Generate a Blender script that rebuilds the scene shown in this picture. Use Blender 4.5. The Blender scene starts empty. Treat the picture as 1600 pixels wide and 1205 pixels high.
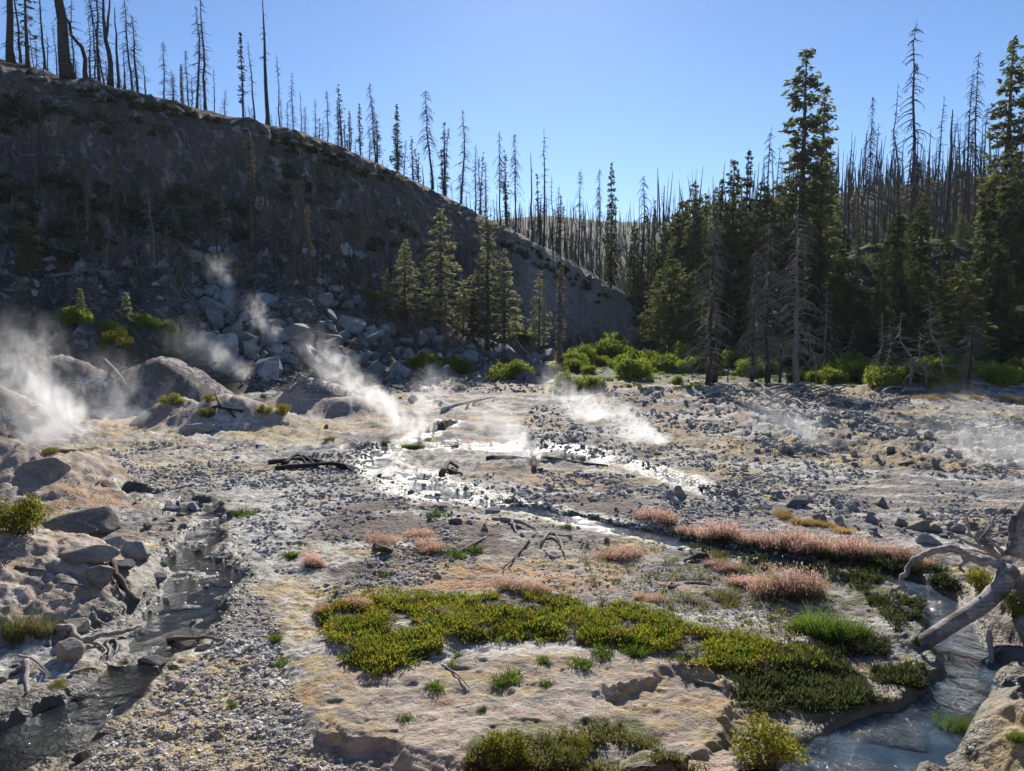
import bpy, math, random
import numpy as np
from mathutils import Vector, Matrix, Euler

# ------------------------------------------------------------------ camera, sky, sun, exposure
SC = bpy.context.scene
COL = SC.collection
FPX, CU, CV, HV, CAMZ = 1155.0, 800.0, 602.5, 500.0, 5.0      # focal length in photo pixels, centre, horizon row, eye height
PITCH = math.atan((CV - HV) / FPX)
cam = bpy.data.cameras.new('camera')
cam.sensor_width = 36.0
cam.lens = FPX / 1600.0 * 36.0
cam.clip_start, cam.clip_end = 0.1, 4000.0
cam_o = bpy.data.objects.new('camera', cam)
cam_o.location = (0, 0, CAMZ)
cam_o.rotation_euler = (math.pi / 2 - PITCH, 0, 0)
COL.objects.link(cam_o)
SC.camera = cam_o

SUN_EL, SUN_AZ = math.radians(27.5), math.radians(2.5)
world = bpy.data.worlds.new('World')
SC.world = world
world.use_nodes = True
wn = world.node_tree.nodes
sky = wn.new('ShaderNodeTexSky')
sky.sky_type = 'NISHITA'
sky.sun_disc = False
sky.sun_elevation = SUN_EL
sky.sun_rotation = SUN_AZ
sky.altitude = 2200.0
sky.air_density = 1.0
sky.dust_density = 0.35
sky.ozone_density = 5.0
wn['Background'].inputs['Strength'].default_value = 0.085
world.node_tree.links.new(sky.outputs['Color'], wn['Background'].inputs['Color'])

sun = bpy.data.lights.new('sun', 'SUN')
sun.energy = 5.0
sun.angle = math.radians(0.53)
sun.color = (1.0, 0.94, 0.85)
sun_o = bpy.data.objects.new('sun', sun)
SDIR = Vector((math.sin(SUN_AZ) * math.cos(SUN_EL), math.cos(SUN_AZ) * math.cos(SUN_EL), math.sin(SUN_EL)))
sun_o.rotation_euler = (-SDIR).to_track_quat('-Z', 'Y').to_euler()
sun_o.location = SDIR * 300
COL.objects.link(sun_o)

SC.view_settings.view_transform = 'Standard'
SC.view_settings.look = 'None'
SC.view_settings.gamma = 1.0
SC.view_settings.use_curve_mapping = False
SC.view_settings.exposure = 0.75
HAZE = 0.00007
SC.cycles.max_bounces = 6
SC.cycles.diffuse_bounces = 2
SC.cycles.glossy_bounces = 2
SC.cycles.transmission_bounces = 3
SC.cycles.volume_bounces = 1
SC.cycles.transparent_max_bounces = 6
SC.cycles.caustics_reflective = False
SC.cycles.caustics_refractive = False
SC.cycles.use_denoising = True
SC.cycles.volume_step_rate = 1.5
SC.cycles.volume_max_steps = 64

RNG = np.random.default_rng(11)
random.seed(5)

# ------------------------------------------------------------------ noise
def _hash(ix, iy, seed):
    h = (ix * 374761393 + iy * 668265263 + seed * 974634541) & 0xffffffff
    h = ((h ^ (h >> 13)) * 1274126177) & 0xffffffff
    h = ((h ^ (h >> 16)) * 2246822519) & 0xffffffff
    return (h ^ (h >> 15)).astype(np.float64) / 4294967295.0

def vnoise(x, y, seed=0):
    fx, fy = np.floor(x), np.floor(y)
    ix, iy = fx.astype(np.int64), fy.astype(np.int64)
    tx, ty = x - fx, y - fy
    tx = tx * tx * (3 - 2 * tx); ty = ty * ty * (3 - 2 * ty)
    a = _hash(ix, iy, seed); b = _hash(ix + 1, iy, seed)
    c = _hash(ix, iy + 1, seed); d = _hash(ix + 1, iy + 1, seed)
    return (a + (b - a) * tx) * (1 - ty) + (c + (d - c) * tx) * ty

def fbm(x, y, octv=4, seed=0, gain=0.5):
    s = np.zeros_like(x); a = 1.0; t = 0.0
    for i in range(octv):
        s += a * (vnoise(x, y, seed + 17 * i) * 2 - 1); t += a
        ca, sa = 0.8, 0.6
        x, y = (x * ca - y * sa) * 2.03 + 3.1, (x * sa + y * ca) * 2.03 - 1.7
        a *= gain
    return s / t

def ridged(x, y, octv=3, seed=0):
    s = np.zeros_like(x); a = 1.0; t = 0.0
    for i in range(octv):
        s += a * (1 - np.abs(vnoise(x, y, seed + 13 * i) * 2 - 1)); t += a
        x, y = (x * 0.8 - y * 0.6) * 2.1 + 1.3, (x * 0.6 + y * 0.8) * 2.1 + 7.7
        a *= 0.5
    return s / t

def sstep(a, b, x):
    t = np.clip((x - a) / (b - a), 0, 1)
    return t * t * (3 - 2 * t)

# ------------------------------------------------------------------ pixel <-> world helpers (used to survey positions)
cp, sp = math.cos(PITCH), math.sin(PITCH)
def ray(u, v):
    x = (u - CU) / FPX; y = (CV - v) / FPX
    return x, cp + y * sp, -sp + y * cp
def G(u, v, z=0.0):
    x, y, w = ray(u, v)
    k = (z - CAMZ) / w
    return x * k, y * k
def P(u, v, Y):
    x, y, w = ray(u, v)
    k = Y / y
    return Vector((x * k, Y, CAMZ + w * k))
def pix(X, Y, Z):
    d = Y * cp - (Z - CAMZ) * sp
    up = Y * sp + (Z - CAMZ) * cp
    return CU + FPX * X / d, CV - FPX * up / d

# ------------------------------------------------------------------ terrain definition
LU  = [-1500, -300, 0, 180, 330, 480, 600, 700, 800, 900, 980, 1030, 1060]
L_V = [20, 60, 97, 142, 184, 219, 264, 314, 364, 412, 462, 520, 540]
L_C = [80, 82, 86, 91, 97, 105, 112, 118, 124, 130, 135, 138, 138]
L_F = [36, 37, 39, 42, 47, 53, 58, 65, 77, 92, 110, 130, 136]
RU  = [960, 1000, 1050, 1150, 1250, 1350, 1500, 1600, 3000]
R_F = [118, 108, 96, 84, 78, 75, 73, 72, 70]
R_V = [520, 500, 478, 440, 408, 388, 378, 372, 340]
RR_V = [352, 352, 352, 338, 318, 302, 290, 276, 240]

STREAMS = {   # centre line in photo pixels with half width in metres
 'left': [(-30,1190,.75),(55,1160,.62),(130,1112,.42),(200,1062,.4),(255,1005,.42),(290,955,.62),(318,915,.72),(318,890,.6),(300,866,.48),(315,836,.42),(335,812,.42),(300,795,.6),(255,784,.5),(215,772,.4)],
 'main': [(700,672,.45),(640,690,.5),(600,704,.6),(585,728,.5),(640,752,.85),(690,772,.8),(760,786,.45),(850,806,.42),(930,823,.4),(1010,838,.4),(1080,852,.38),(1160,866,.33),(1260,882,.3),(1350,893,.3),(1420,912,.35),(1470,945,.40),(1488,988,.44),(1505,1032,.42),(1512,1064,.42),(1478,1106,.46),(1430,1146,.46),(1365,1186,.48),(1270,1225,.55)],
 'upper': [(560,704,.4),(640,700,.6),(720,703,.5),(800,702,.6),(880,706,.75),(940,716,.5),(1010,735,.4),(1070,758,.45),(1125,778,.4)],
 'side': [(1508,1064,.4),(1550,1080,.5),(1600,1100,.55),(1680,1130,.6)],
}
STR = []
for _n, _p in STREAMS.items():
    q = [(*G(u, v, -0.1), w) for u, v, w in _p]
    for a, b in zip(q[:-1], q[1:]):
        STR.append((_n, a, b))

def stream_field(X, Y):
    """relative distance to the nearest stream centre line (1 = shore) and whether it is the left stream"""
    best = np.full(X.shape, 9.0); left = np.zeros(X.shape, bool); wide = np.full(X.shape, .5)
    wx = X + 0.28 * fbm(X * 1.3, Y * 1.3, 3, 71); wy = Y + 0.35 * fbm(X * 1.1 + 9, Y * 0.8, 3, 72)
    for n, a, b in STR:
        dx, dy = b[0] - a[0], b[1] - a[1]
        t = np.clip(((wx - a[0]) * dx + (wy - a[1]) * dy) / (dx * dx + dy * dy), 0, 1)
        d = np.hypot(wx - a[0] - t * dx, wy - a[1] - t * dy)
        w = a[2] + (b[2] - a[2]) * t
        r = d / w
        m = r < best
        best = np.where(m, r, best); left = np.where(m, n == 'left', left); wide = np.where(m, w, wide)
    return best, left, wide

MOUNDS = [  # x, y, rx, ry, height, power
 (-15.2, 21.2, 5.6, 4.6, 1.55, 1.3), (-10.8, 13.0, 4.3, 3.1, 1.15, 1.6), (-9.6, 10.4, 2.4, 1.3, .35, 1.2), (-24.0, 32.0, 6.0, 4.5, 2.7, 1.1), (-20.5, 43.0, 5.5, 5.0, 2.9, 1.1), (-27.0, 43.0, 9.0, 5.0, 3.0, 1.1),
 (-13.5, 35.0, 4.6, 3.0, 1.45, 1.1), (-16.5, 36.5, 2.6, 2.4, 1.3, 1.1), (-11.3, 42.0, 3.6, 3.0, 1.75, 1.0), (-8.6, 40.0, 4.6, 2.6, .95, 1.1),
 (9.9, 11.2, 2.1, 2.2, 1.05, 2.0), (7.4, 8.1, 2.1, 1.35, .55, 1.6), (30.0, 52.0, 8.0, 3.0, 1.0, 1.2), (-3.0, 34.0, 3.5, 1.6, .35, 1.2),
 (15.0, 36.0, 8.0, 5.0, .35, 1.0), (20.0, 30.0, 9.0, 3.5, .3, 1.0), (12.0, 50.0, 10., 4., .6, 1.), (2.0, 27.0, 3., 1.2, .25, 1.2), (3.0, 6.6, 2.2, 1.5, .35, 1.5), (-0.3, 7.9, 1.2, .7, .1, 1.3),
]
MUD = [(505,1000),(560,1050),(700,1040),(790,1015),(1000,1025),(1140,1065),(1150,1120),(1130,1175),(1060,1240),(700,1240),(500,1168),(478,1100),(470,1040)]
LEDGE = [(490,1160),(500,1140),(640,1165),(900,1060),(960,1090),(1080,1045),(1140,1070),(1150,1120),(1130,1175),(1060,1250),(640,1250),(610,1188),(540,1180)]
RUBF = [(1150,648),(1400,650),(1700,660),(1700,742),(1450,735),(1330,725),(1130,700)]
RUBE = [(860,600),(1180,606),(1420,615),(1400,645),(1150,645),(900,650)]
NOTCH = [(950,1095),(1010,1075),(1050,1058),(1130,1062),(1150,1110),(1080,1125),(960,1118)]
MAT = [(500,960),(520,930),(640,938),(790,928),(920,935),(1010,950),(1090,985),(1180,1000),(1250,1015),(1290,1040),(1240,1060),(1140,1050),(1010,1022),(860,1000),(730,1003),(650,1035),(590,1055),(530,1030)]

def inpoly(poly, u, v):
    r = np.zeros(u.shape, bool)
    n = len(poly)
    for i in range(n):
        x1, y1 = poly[i]; x2, y2 = poly[(i + 1) % n]
        if y1 == y2: continue
        c = ((y1 > v) != (y2 > v)) & (u < (x2 - x1) * (v - y1) / (y2 - y1) + x1)
        r ^= c
    return r
def soft(poly, u, v, r):
    """soft-edged polygon mask: mean of nine shifted tests"""
    s = 0
    for k in range(8):
        a = k * math.pi / 4
        s = s + inpoly(poly, u + r * math.cos(a), v + 0.6 * r * math.sin(a)) + .5 * inpoly(poly, u + .5 * r * math.cos(a + .4), v + .3 * r * math.sin(a + .4))
    return s / 12.0

def flat_uv(X, Y):
    u, v = pix(X, np.maximum(Y, 3.0), 0.0)
    wu = u + 14 * fbm(X * 1.7, Y * 1.7, 3, 31) + 5 * fbm(X * 9, Y * 9, 2, 33); wv = v + 7 * fbm(X * 1.9 + 40, Y * 1.9, 3, 32) + 3 * fbm(X * 9, Y * 9 + 5, 2, 34)
    return wu, wv

def hills(X, Y):
    Ys = np.maximum(Y, 2.0)
    u = CU + FPX * X / Ys
    # left cliff
    dc = np.interp(u, LU, L_C); df = np.interp(u, LU, L_F)
    hc = CAMZ + (HV - np.interp(u, LU, L_V)) / FPX * dc
    hc = np.where(u > 1030, hc * np.clip((1060 - u) / 30, 0, 1), hc)
    w = 2.5 * fbm(X * .08, Y * .08, 3, 3)
    t = (Y + w - df) / (dc - df)
    prof = np.interp(t, [0, .12, .45, .62, .85, 1.0], [0, .045, .30, .52, .92, 1.0])
    hl = hc * prof - np.clip(t - 1, 0, 9) * 5.0
    k = np.clip(t * 3, 0, 1) * np.clip((.97 - t) * 4, 0, 1)
    gul = ridged(X * .16 + .05 * Y, Y * .05, 3, 5) - .6
    hl = hl + k * (4.2 * gul + 3.0 * (ridged(X * .26, Y * .2, 3, 8) - .6) + 1.5 * (ridged(X * .8, Y * .6, 3, 9) - .6)) + np.clip(t * 4, 0, 1) * .35 * fbm(X * .6, Y * .6, 3, 6)
    for sz_, am, sd in ((3.4, .6, 23), (1.3, .45, 24)):
        nz_ = 1.1 * fbm(X * .22 / sz_ * 2, Y * .12, 3, sd); q = hl / sz_ + nz_; fq = np.floor(q)
        hl = hl + k * am * sstep(.25, .5, t) * ((fq + sstep(.55, .95, q - fq) - nz_) * sz_ - hl)
    hl = hl + k * sstep(.2, .4, t) * .7 * (ridged(X * 1.1 + .3 * Y, Y * .5, 2, 25) - .6)
    hl = np.where(t < 0, -1.0 + 0 * hl, hl)
    # right forest bank and ridge
    rf = np.interp(u, RU, R_F); rb = rf + 46
    hb = CAMZ + (HV - np.interp(u, RU, R_V)) / FPX * rb
    hr2 = CAMZ + (HV - np.interp(u, RU, RR_V)) / FPX * 225
    t2 = (Y + w - rf) / 46.0
    hr = hb * np.interp(t2, [0, .15, .9, 1.05], [0, .06, .95, 1.0])
    hr = np.where(Y > rb, hb + (hr2 - hb) * sstep(rb + 8, 225, Y), hr) + np.clip(t2 * 3, 0, 1) * (1.2 * fbm(X * .12, Y * .12, 3, 12) + .3 * fbm(X * .7, Y * .7, 2, 14))
    fade = np.clip((u - 940) / 90, 0, 1)
    hr = np.where((t2 < 0) | (u < 940), -1.0, hr * fade - (1 - fade))
    # far ridge
    hf = np.interp(Y, [170, 260, 440, 900], [-3, 22, 64, 70]) + 5 * fbm(X * .012, Y * .01, 3, 21)
    hf = hf + np.interp(u, [700, 850, 1000, 1100], [0, 3, 0, 0])
    return hl, hr, hf, t, t2

def flat(X, Y, sf=None):
    u, v = flat_uv(X, Y)
    z = np.zeros_like(X)
    for x, y, rx, ry, h, p in MOUNDS:
        dx = X - x + .35 * fbm(X * .5 + x, Y * .5, 2, 41); dy = Y - y + .3 * fbm(X * .5, Y * .5 + x, 2, 42)
        r = np.sqrt((dx / rx) ** 2 + (dy / ry) ** 2)
        z = np.maximum(z, h * (np.clip(1 - r, 0, 1) * 1.6).clip(0, 1) ** (1 / p) if p >= 1.5 else h * sstep(1, .0, r))
    mound = np.clip(z / .4, 0, 1)
    near = sstep(75, 45, Y)
    mud = soft(MUD, u, v, 26) * (Y < 14)
    notch = soft(NOTCH, u + 12 * fbm(X * 5, Y * 5, 3, 68), v + 7 * fbm(X * 5, Y * 5 + 9, 3, 69), 6) * (Y < 14)
    mat = soft(MAT, u, v, 8) * (Y < 16)
    z = z + (.11 * mud + .10 * soft(LEDGE, u + 16 * fbm(X * 4.5, Y * 4.5, 3, 66), v + 9 * fbm(X * 5 + 3, Y * 5, 3, 67), 5) * (Y < 14)) * (1 - .85 * notch) + .10 * mat
    rub = (1 - np.clip(mud + .6 * mound + .4 * mat, 0, 1))
    far = sstep(18, 34, Y)
    z = z + .05 * fbm(X * .45, Y * .45, 3, 51) * (1 + 2 * far) + rub * (.06 + .15 * far) * fbm(X * 1.6, Y * 1.6, 4, 52, .6) + rub * (.075 + .17 * far) * (ridged(X * 2.6, Y * 2.6, 3, 53) - .6) + rub * .05 * (ridged(X * 6, Y * 6, 2, 64) - .6) + .42 * np.maximum(soft(RUBF, u, v, 14), .7 * soft(RUBE, u, v, 12)) * (ridged(X * 1.1, Y * 1.3, 4, 65) - .52) + (1 - rub) * (.045 * fbm(X * 3, Y * 3, 4, 54, .6) + .035 * (ridged(X * 1.2 + .4 * Y, Y * 2.1, 3, 93) - .6) - .03 * sstep(.74, .9, vnoise(X * 4.5, Y * 4.5, 94))) + mound * .22 * (ridged(X * .55 + .3 * Y, Y * .8, 3, 55) - .6)
    z = z + mound * (.07 * fbm(X * 3.2, Y * 3.2, 4, 57, .6) - .10 * sstep(.72, .95, ridged(X * 1.5 + .5 * fbm(X, Y, 2, 58), Y * .8, 2, 59)) + .06 * np.floor(3 * fbm(X * .9, Y * .9, 3, 63)) / 2)
    z = np.maximum(z, -.06 + .02 * fbm(X * 2, Y * 2, 2, 56))
    r, left, wide = stream_field(X, Y) if sf is None else sf
    # bed cut: steep banks, shallow bed with stones
    cut = sstep(1.25, .8, r)
    bed = -.17 + .05 * fbm(X * 2.3, Y * 2.3, 3, 61) + np.where(Y > 20, .065 + .10 * fbm(X * 1.4, Y * 1.4, 3, 92), .0) + np.where(left & (Y > 10.5), .045 + .05 * fbm(X * 5, Y * 5, 2, 62), 0.)
    z = z * (1 - cut) + bed * cut
    # bank below the photographer
    z = np.maximum(z, np.clip(3.3 - (Y - 1.5) * .78, -1, 3.3))
    return z, (u, v, mud, notch, mat, mound, r, left, rub, cut)

def height(X, Y):
    X = np.atleast_1d(np.asarray(X, float)); Y = np.atleast_1d(np.asarray(Y, float))
    hl, hr, hf, t, t2 = hills(X, Y)
    z = flat(X, Y)[0]
    return np.maximum(np.maximum(z, hl), np.maximum(hr, hf))

# ------------------------------------------------------------------ mesh helpers
def make_mesh(name, V, F, smooth=False, attrs=None):
    """V: (n,3); F: list of index arrays (m,3) and/or (m,4)"""
    me = bpy.data.meshes.new(name)
    V = np.asarray(V, np.float32)
    F = [np.asarray(f, np.int32) for f in F if len(f)]
    me.vertices.add(len(V)); me.vertices.foreach_set('co', V.ravel())
    loops = np.concatenate([f.ravel() for f in F])
    sizes = np.concatenate([np.full(len(f), f.shape[1], np.int32) for f in F])
    starts = np.concatenate([[0], np.cumsum(sizes)[:-1]]).astype(np.int32)
    me.loops.add(len(loops)); me.loops.foreach_set('vertex_index', loops)
    me.polygons.add(len(sizes)); me.polygons.foreach_set('loop_start', starts)
    me.polygons.foreach_set('use_smooth', np.full(len(sizes), smooth, bool))
    me.update(calc_edges=True)
    for k, a in (attrs or {}).items():
        at = me.attributes.new(k, 'FLOAT_COLOR', 'POINT')
        at.data.foreach_set('color', np.asarray(a, np.float32).ravel())
    return me

class MB:
    def __init__(s): s.V = []; s.F3 = []; s.F4 = []; s.n = 0
    def add(s, V, F3=None, F4=None):
        V = np.asarray(V, float)
        if F3 is not None and len(F3): s.F3.append(np.asarray(F3) + s.n)
        if F4 is not None and len(F4): s.F4.append(np.asarray(F4) + s.n)
        s.V.append(V); s.n += len(V)
    def tube(s, pts, rad, sides=5, cap=True):
        pts = np.asarray(pts, float); n = len(pts); rad = np.broadcast_to(rad, (n,))
        d = np.gradient(pts, axis=0); d /= np.linalg.norm(d, axis=1)[:, None] + 1e-9
        ref = np.array([0, 0, 1.]) if abs(d[0][2]) < .8 else np.array([1., 0, 0])
        a = np.cross(d, ref); a /= np.linalg.norm(a, axis=1)[:, None] + 1e-9
        b = np.cross(d, a)
        th = np.arange(sides) * 2 * math.pi / sides
        ring = a[:, None, :] * np.cos(th)[None, :, None] + b[:, None, :] * np.sin(th)[None, :, None]
        V = (pts[:, None, :] + ring * rad[:, None, None]).reshape(-1, 3)
        i = np.arange(n - 1)[:, None] * sides; j = np.arange(sides)[None, :]; j2 = (j + 1) % sides
        F = np.stack([i + j, i + j2, i + sides + j2, i + sides + j], -1).reshape(-1, 4)
        F3 = []
        if cap:
            m = len(V); V = np.vstack([V, pts[:1], pts[-1:]])
            for q in range(sides):
                F3.append((m, (q + 1) % sides, q)); F3.append((m + 1, (n - 1) * sides + q, (n - 1) * sides + (q + 1) % sides))
        s.add(V, F3, F)
    def mesh(s, name, smooth=False):
        return make_mesh(name, np.vstack(s.V), [np.vstack(s.F3) if s.F3 else [], np.vstack(s.F4) if s.F4 else []], smooth)

def quads(C, A, B):
    """quads around centres C with half axes A and B"""
    n = len(C)
    V = np.stack([C - A - B, C + A - B, C + A + B, C - A + B], 1).reshape(-1, 3)
    return V, np.arange(4 * n).reshape(n, 4)
def diamonds(C, A, B):
    n = len(C)
    V = np.stack([C - A, C - B * .9, C + A, C + B * .9], 1).reshape(-1, 3)
    return V, np.arange(4 * n).reshape(n, 4)
def rdirs(n, rng):
    d = rng.normal(size=(n, 3)); return d / np.linalg.norm(d, axis=1)[:, None]

LABELS = {}
def tag(o, label, cat, group=None, kind=None):
    if label: o['label'] = label
    if cat: o['category'] = cat
    if group: o['group'] = group
    if kind: o['kind'] = kind
    return o
def obj(name, me, mat, parent=None, loc=(0, 0, 0)):
    o = bpy.data.objects.new(name, me); COL.objects.link(o)
    if mat is not None and me is not None and not me.materials: me.materials.append(mat)
    o.location = loc
    if parent is not None: o.parent = parent
    return o
def place(name, parts, loc, scale=1.0, rotz=0.0, label=None, cat=None, group=None, tilt=(0, 0)):
    """an Empty at the base of a thing with one child per part; parts share their mesh data between copies"""
    e = bpy.data.objects.new(name, None); COL.objects.link(e)
    e.empty_display_size = .2
    e.location = loc
    e.scale = (scale,) * 3 if np.isscalar(scale) else scale
    e.rotation_euler = Euler((tilt[0], tilt[1], 0)).to_matrix().to_euler() if rotz == 0 else (Matrix.Rotation(tilt[0], 3, 'X') @ Matrix.Rotation(tilt[1], 3, 'Y') @ Matrix.Rotation(rotz, 3, 'Z')).to_euler()
    for pn, me, mat in parts:
        obj(pn, me, mat, e)
    return tag(e, label, cat, group)

# ------------------------------------------------------------------ materials
class NT:
    def __init__(s, name):
        s.m = bpy.data.materials.new(name); s.m.use_nodes = True
        s.t = s.m.node_tree; s.N = s.t.nodes; s.L = s.t.links
        s.bsdf = s.N['Principled BSDF']; s.out = s.N['Material Output']
    def new(s, typ, **kw):
        n = s.N.new(typ)
        for k, v in kw.items():
            if k.startswith('i_'):
                n.inputs[k[2:].replace('_', ' ')].default_value = v
            else: setattr(n, k, v)
        return n
    def link(s, a, b): s.L.new(a, b)
    def coord(s, which='Object'):
        return s.new('ShaderNodeTexCoord').outputs[which]
    def pos(s): return s.new('ShaderNodeNewGeometry').outputs['Position']
    def noise(s, vec, scale, detail=4, rough=.55, dist=0.):
        n = s.new('ShaderNodeTexNoise'); n.inputs['Scale'].default_value = scale; n.inputs['Detail'].default_value = detail
        n.inputs['Roughness'].default_value = rough; n.inputs['Distortion'].default_value = dist
        s.link(vec, n.inputs['Vector']); return n.outputs['Fac']
    def voro(s, vec, scale, feature='F1', out='Distance', rnd=1.):
        n = s.new('ShaderNodeTexVoronoi'); n.feature = feature; n.inputs['Scale'].default_value = scale; n.inputs['Randomness'].default_value = rnd
        s.link(vec, n.inputs['Vector']); return n.outputs[out]
    def ramp(s, fac, stops, interp='LINEAR'):
        n = s.new('ShaderNodeValToRGB'); r = n.color_ramp; r.interpolation = interp
        while len(r.elements) < len(stops): r.elements.new(.5)
        for e, (p, c) in zip(r.elements, stops):
            e.position = p; e.color = (c, c, c, 1) if np.isscalar(c) else (*c, 1)
        s.link(fac, n.inputs[0]); return n.outputs[0]
    def mix(s, fac, a, b, mode='MIX'):
        n = s.new('ShaderNodeMix'); n.data_type = 'RGBA'; n.blend_type = mode
        for sock, val in ((n.inputs[0], fac), (n.inputs[6], a), (n.inputs[7], b)):
            if isinstance(val, bpy.types.NodeSocket): s.link(val, sock)
            elif np.isscalar(val): sock.default_value = val
            else: sock.default_value = (*val, 1)
        return n.outputs[2]
    def math(s, op, a, b=0., c=None, clamp=False):
        n = s.new('ShaderNodeMath'); n.operation = op; n.use_clamp = clamp
        for i, val in enumerate((a, b) if c is None else (a, b, c)):
            if isinstance(val, bpy.types.NodeSocket): s.link(val, n.inputs[i])
            else: n.inputs[i].default_value = val
        return n.outputs[0]
    def bump(s, h, strength=.5, dist=.05, normal=None):
        n = s.new('ShaderNodeBump'); n.inputs['Strength'].default_value = strength; n.inputs['Distance'].default_value = dist
        s.link(h, n.inputs['Height'])
        if normal is not None: s.link(normal, n.inputs['Normal'])
        return n.outputs[0]
    def finish(s, col, rough=.9, normal=None, spec=.2):
        if isinstance(col, bpy.types.NodeSocket): s.link(col, s.bsdf.inputs['Base Color'])
        else: s.bsdf.inputs['Base Color'].default_value = (*col, 1)
        if isinstance(rough, bpy.types.NodeSocket): s.link(rough, s.bsdf.inputs['Roughness'])
        else: s.bsdf.inputs['Roughness'].default_value = rough
        s.bsdf.inputs['Specular IOR Level'].default_value = spec
        if normal is not None: s.link(normal, s.bsdf.inputs['Normal'])
        return s.m

def mat_ground():
    t = NT('valley_ground'); p = t.pos()
    a1 = t.new('ShaderNodeAttribute', attribute_name='zone_a'); a2 = t.new('ShaderNodeAttribute', attribute_name='zone_b')
    s1 = t.new('ShaderNodeSeparateColor'); t.link(a1.outputs['Color'], s1.inputs[0])
    s2 = t.new('ShaderNodeSeparateColor'); t.link(a2.outputs['Color'], s2.inputs[0])
    white, ochre, orange = s1.outputs; wet, brown, algae = s2.outputs
    clay = a1.outputs['Alpha']; moss = a2.outputs['Alpha']
    nf = t.noise(p, 9, 6, .7); nm = t.noise(p, 1.7, 5, .6); nl = t.noise(p, .5, 4, .6); npat = t.noise(p, 3.6, 5, .7); ng = t.noise(p, 34, 3, .7)
    grey = t.ramp(nf, [(.28, (.055, .053, .054)), (.46, (.15, .145, .142)), (.6, (.23, .22, .21)), (.75, (.42, .41, .39))])
    grey = t.mix(t.ramp(nm, [(.35, 0), (.65, .75)]), grey, t.ramp(ng, [(.3, (.12, .115, .115)), (.7, (.30, .285, .27))]))
    grey = t.mix(t.ramp(nl, [(.42, 0), (.6, .75)]), grey, t.mix(nf, (.15, .115, .085), (.44, .36, .26)))
    lay = t.new('ShaderNodeMapping'); lay.inputs['Scale'].default_value = (.5, 1.6, 1); t.link(p, lay.inputs['Vector']); ns = t.noise(lay.outputs[0], 1.1, 5, .65, .5)
    grey = t.mix(t.ramp(ns, [(.53, 0), (.60, .9)]), grey, t.mix(npat, (.36, .32, .26), (.72, .67, .57)))
    grey = t.mix(t.ramp(ns, [(.36, .9), (.46, 0)]), grey, t.mix(npat, (.05, .047, .045), (.17, .155, .14)))
    def zone(base, mask, c1, c2, nz, soft=.22):
        f = t.math('ADD', mask, t.math('MULTIPLY', t.math('SUBTRACT', t.math('ADD', t.math('MULTIPLY', nz, .5), t.math('MULTIPLY', npat, .5)), .5), 4.2))
        f = t.ramp(f, [(.5 - soft, 0), (.5 + soft, 1)])
        f = t.math('MULTIPLY', f, t.ramp(mask, [(.04, 0), (.4, 1)]))
        c = t.mix(t.ramp(nf, [(.3, 0), (.7, 1)]), c1, c2)
        return t.mix(f, base, c)
    c = zone(grey, brown, (.085, .062, .050), (.21, .16, .13), nm)
    c = zone(c, clay, (.30, .23, .175), (.55, .44, .35), nm, .3)
    c = zone(c, ochre, (.36, .24, .085), (.56, .44, .22), nm)
    c = zone(c, t.math('MULTIPLY', white, .72), (.36, .345, .315), (.70, .68, .62), npat)
    c = zone(c, t.math('MULTIPLY', orange, .7), (.40, .19, .075), (.52, .34, .19), npat, .3)
    c = zone(c, algae, (.10, .12, .03), (.30, .29, .12), nf)
    c = zone(c, moss, (.06, .075, .02), (.15, .15, .06), nm)
    spk = t.voro(p, 26); c = t.mix(t.ramp(spk, [(.12, .55), (.3, 0)]), c, (.11, .105, .10))
    cs_ = t.noise(p, 1.3, 6, .7, .8); c = t.mix(t.math('MULTIPLY', clay, t.ramp(cs_, [(.53, 0), (.62, .85)])), c, (.21, .185, .165)); c = t.mix(t.math('MULTIPLY', clay, t.ramp(cs_, [(.36, .8), (.46, 0)])), c, (.34, .21, .125))
    cr_ = t.voro(t.mix(.12, p, t.new('ShaderNodeTexNoise', noise_dimensions='3D').outputs['Color']), 2.3, 'DISTANCE_TO_EDGE'); crk = t.math('MULTIPLY', t.ramp(cr_, [(.0, 1.), (.035, 0)]), t.math('MULTIPLY', clay, t.ramp(nl, [(.5, 0), (.6, 1)])))
    c = t.mix(t.math('MULTIPLY', crk, .6), c, (.10, .08, .065))
    st2 = t.noise(lay.outputs[0], 2.3, 6, .7, 1.5); c = t.mix(t.math('MULTIPLY', clay, t.ramp(st2, [(.56, 0), (.63, .85)])), c, t.mix(npat, (.50, .45, .38), (.72, .68, .60)))
    big = t.noise(p, .22, 3, .5); c = t.mix(t.ramp(big, [(.35, .25), (.65, 0)]), c, (.10, .09, .08))
    c = t.mix(t.math('MULTIPLY', wet, .8), c, (.055, .048, .04))
    rough = t.math('SUBTRACT', .92, t.math('MULTIPLY', wet, .5))
    peb = t.voro(p, 11); peb2 = t.voro(p, 27)
    sm = t.math('MAXIMUM', clay, white)
    gr_ = t.math('SUBTRACT', 1., t.math('MULTIPLY', sm, .92))
    hgt = t.math('ADD', t.math('MULTIPLY', nf, .7), t.math('MULTIPLY', npat, 1.1))
    hgt = t.math('ADD', hgt, t.math('MULTIPLY', t.math('MULTIPLY', t.math('SUBTRACT', 1., peb), gr_), .55))
    hgt = t.math('ADD', hgt, t.math('MULTIPLY', t.math('MULTIPLY', t.math('SUBTRACT', 1., peb2), gr_), .3))
    return t.finish(c, rough, t.bump(hgt, .85, .07, t.bump(ng, .5, .02)), .25)

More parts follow.
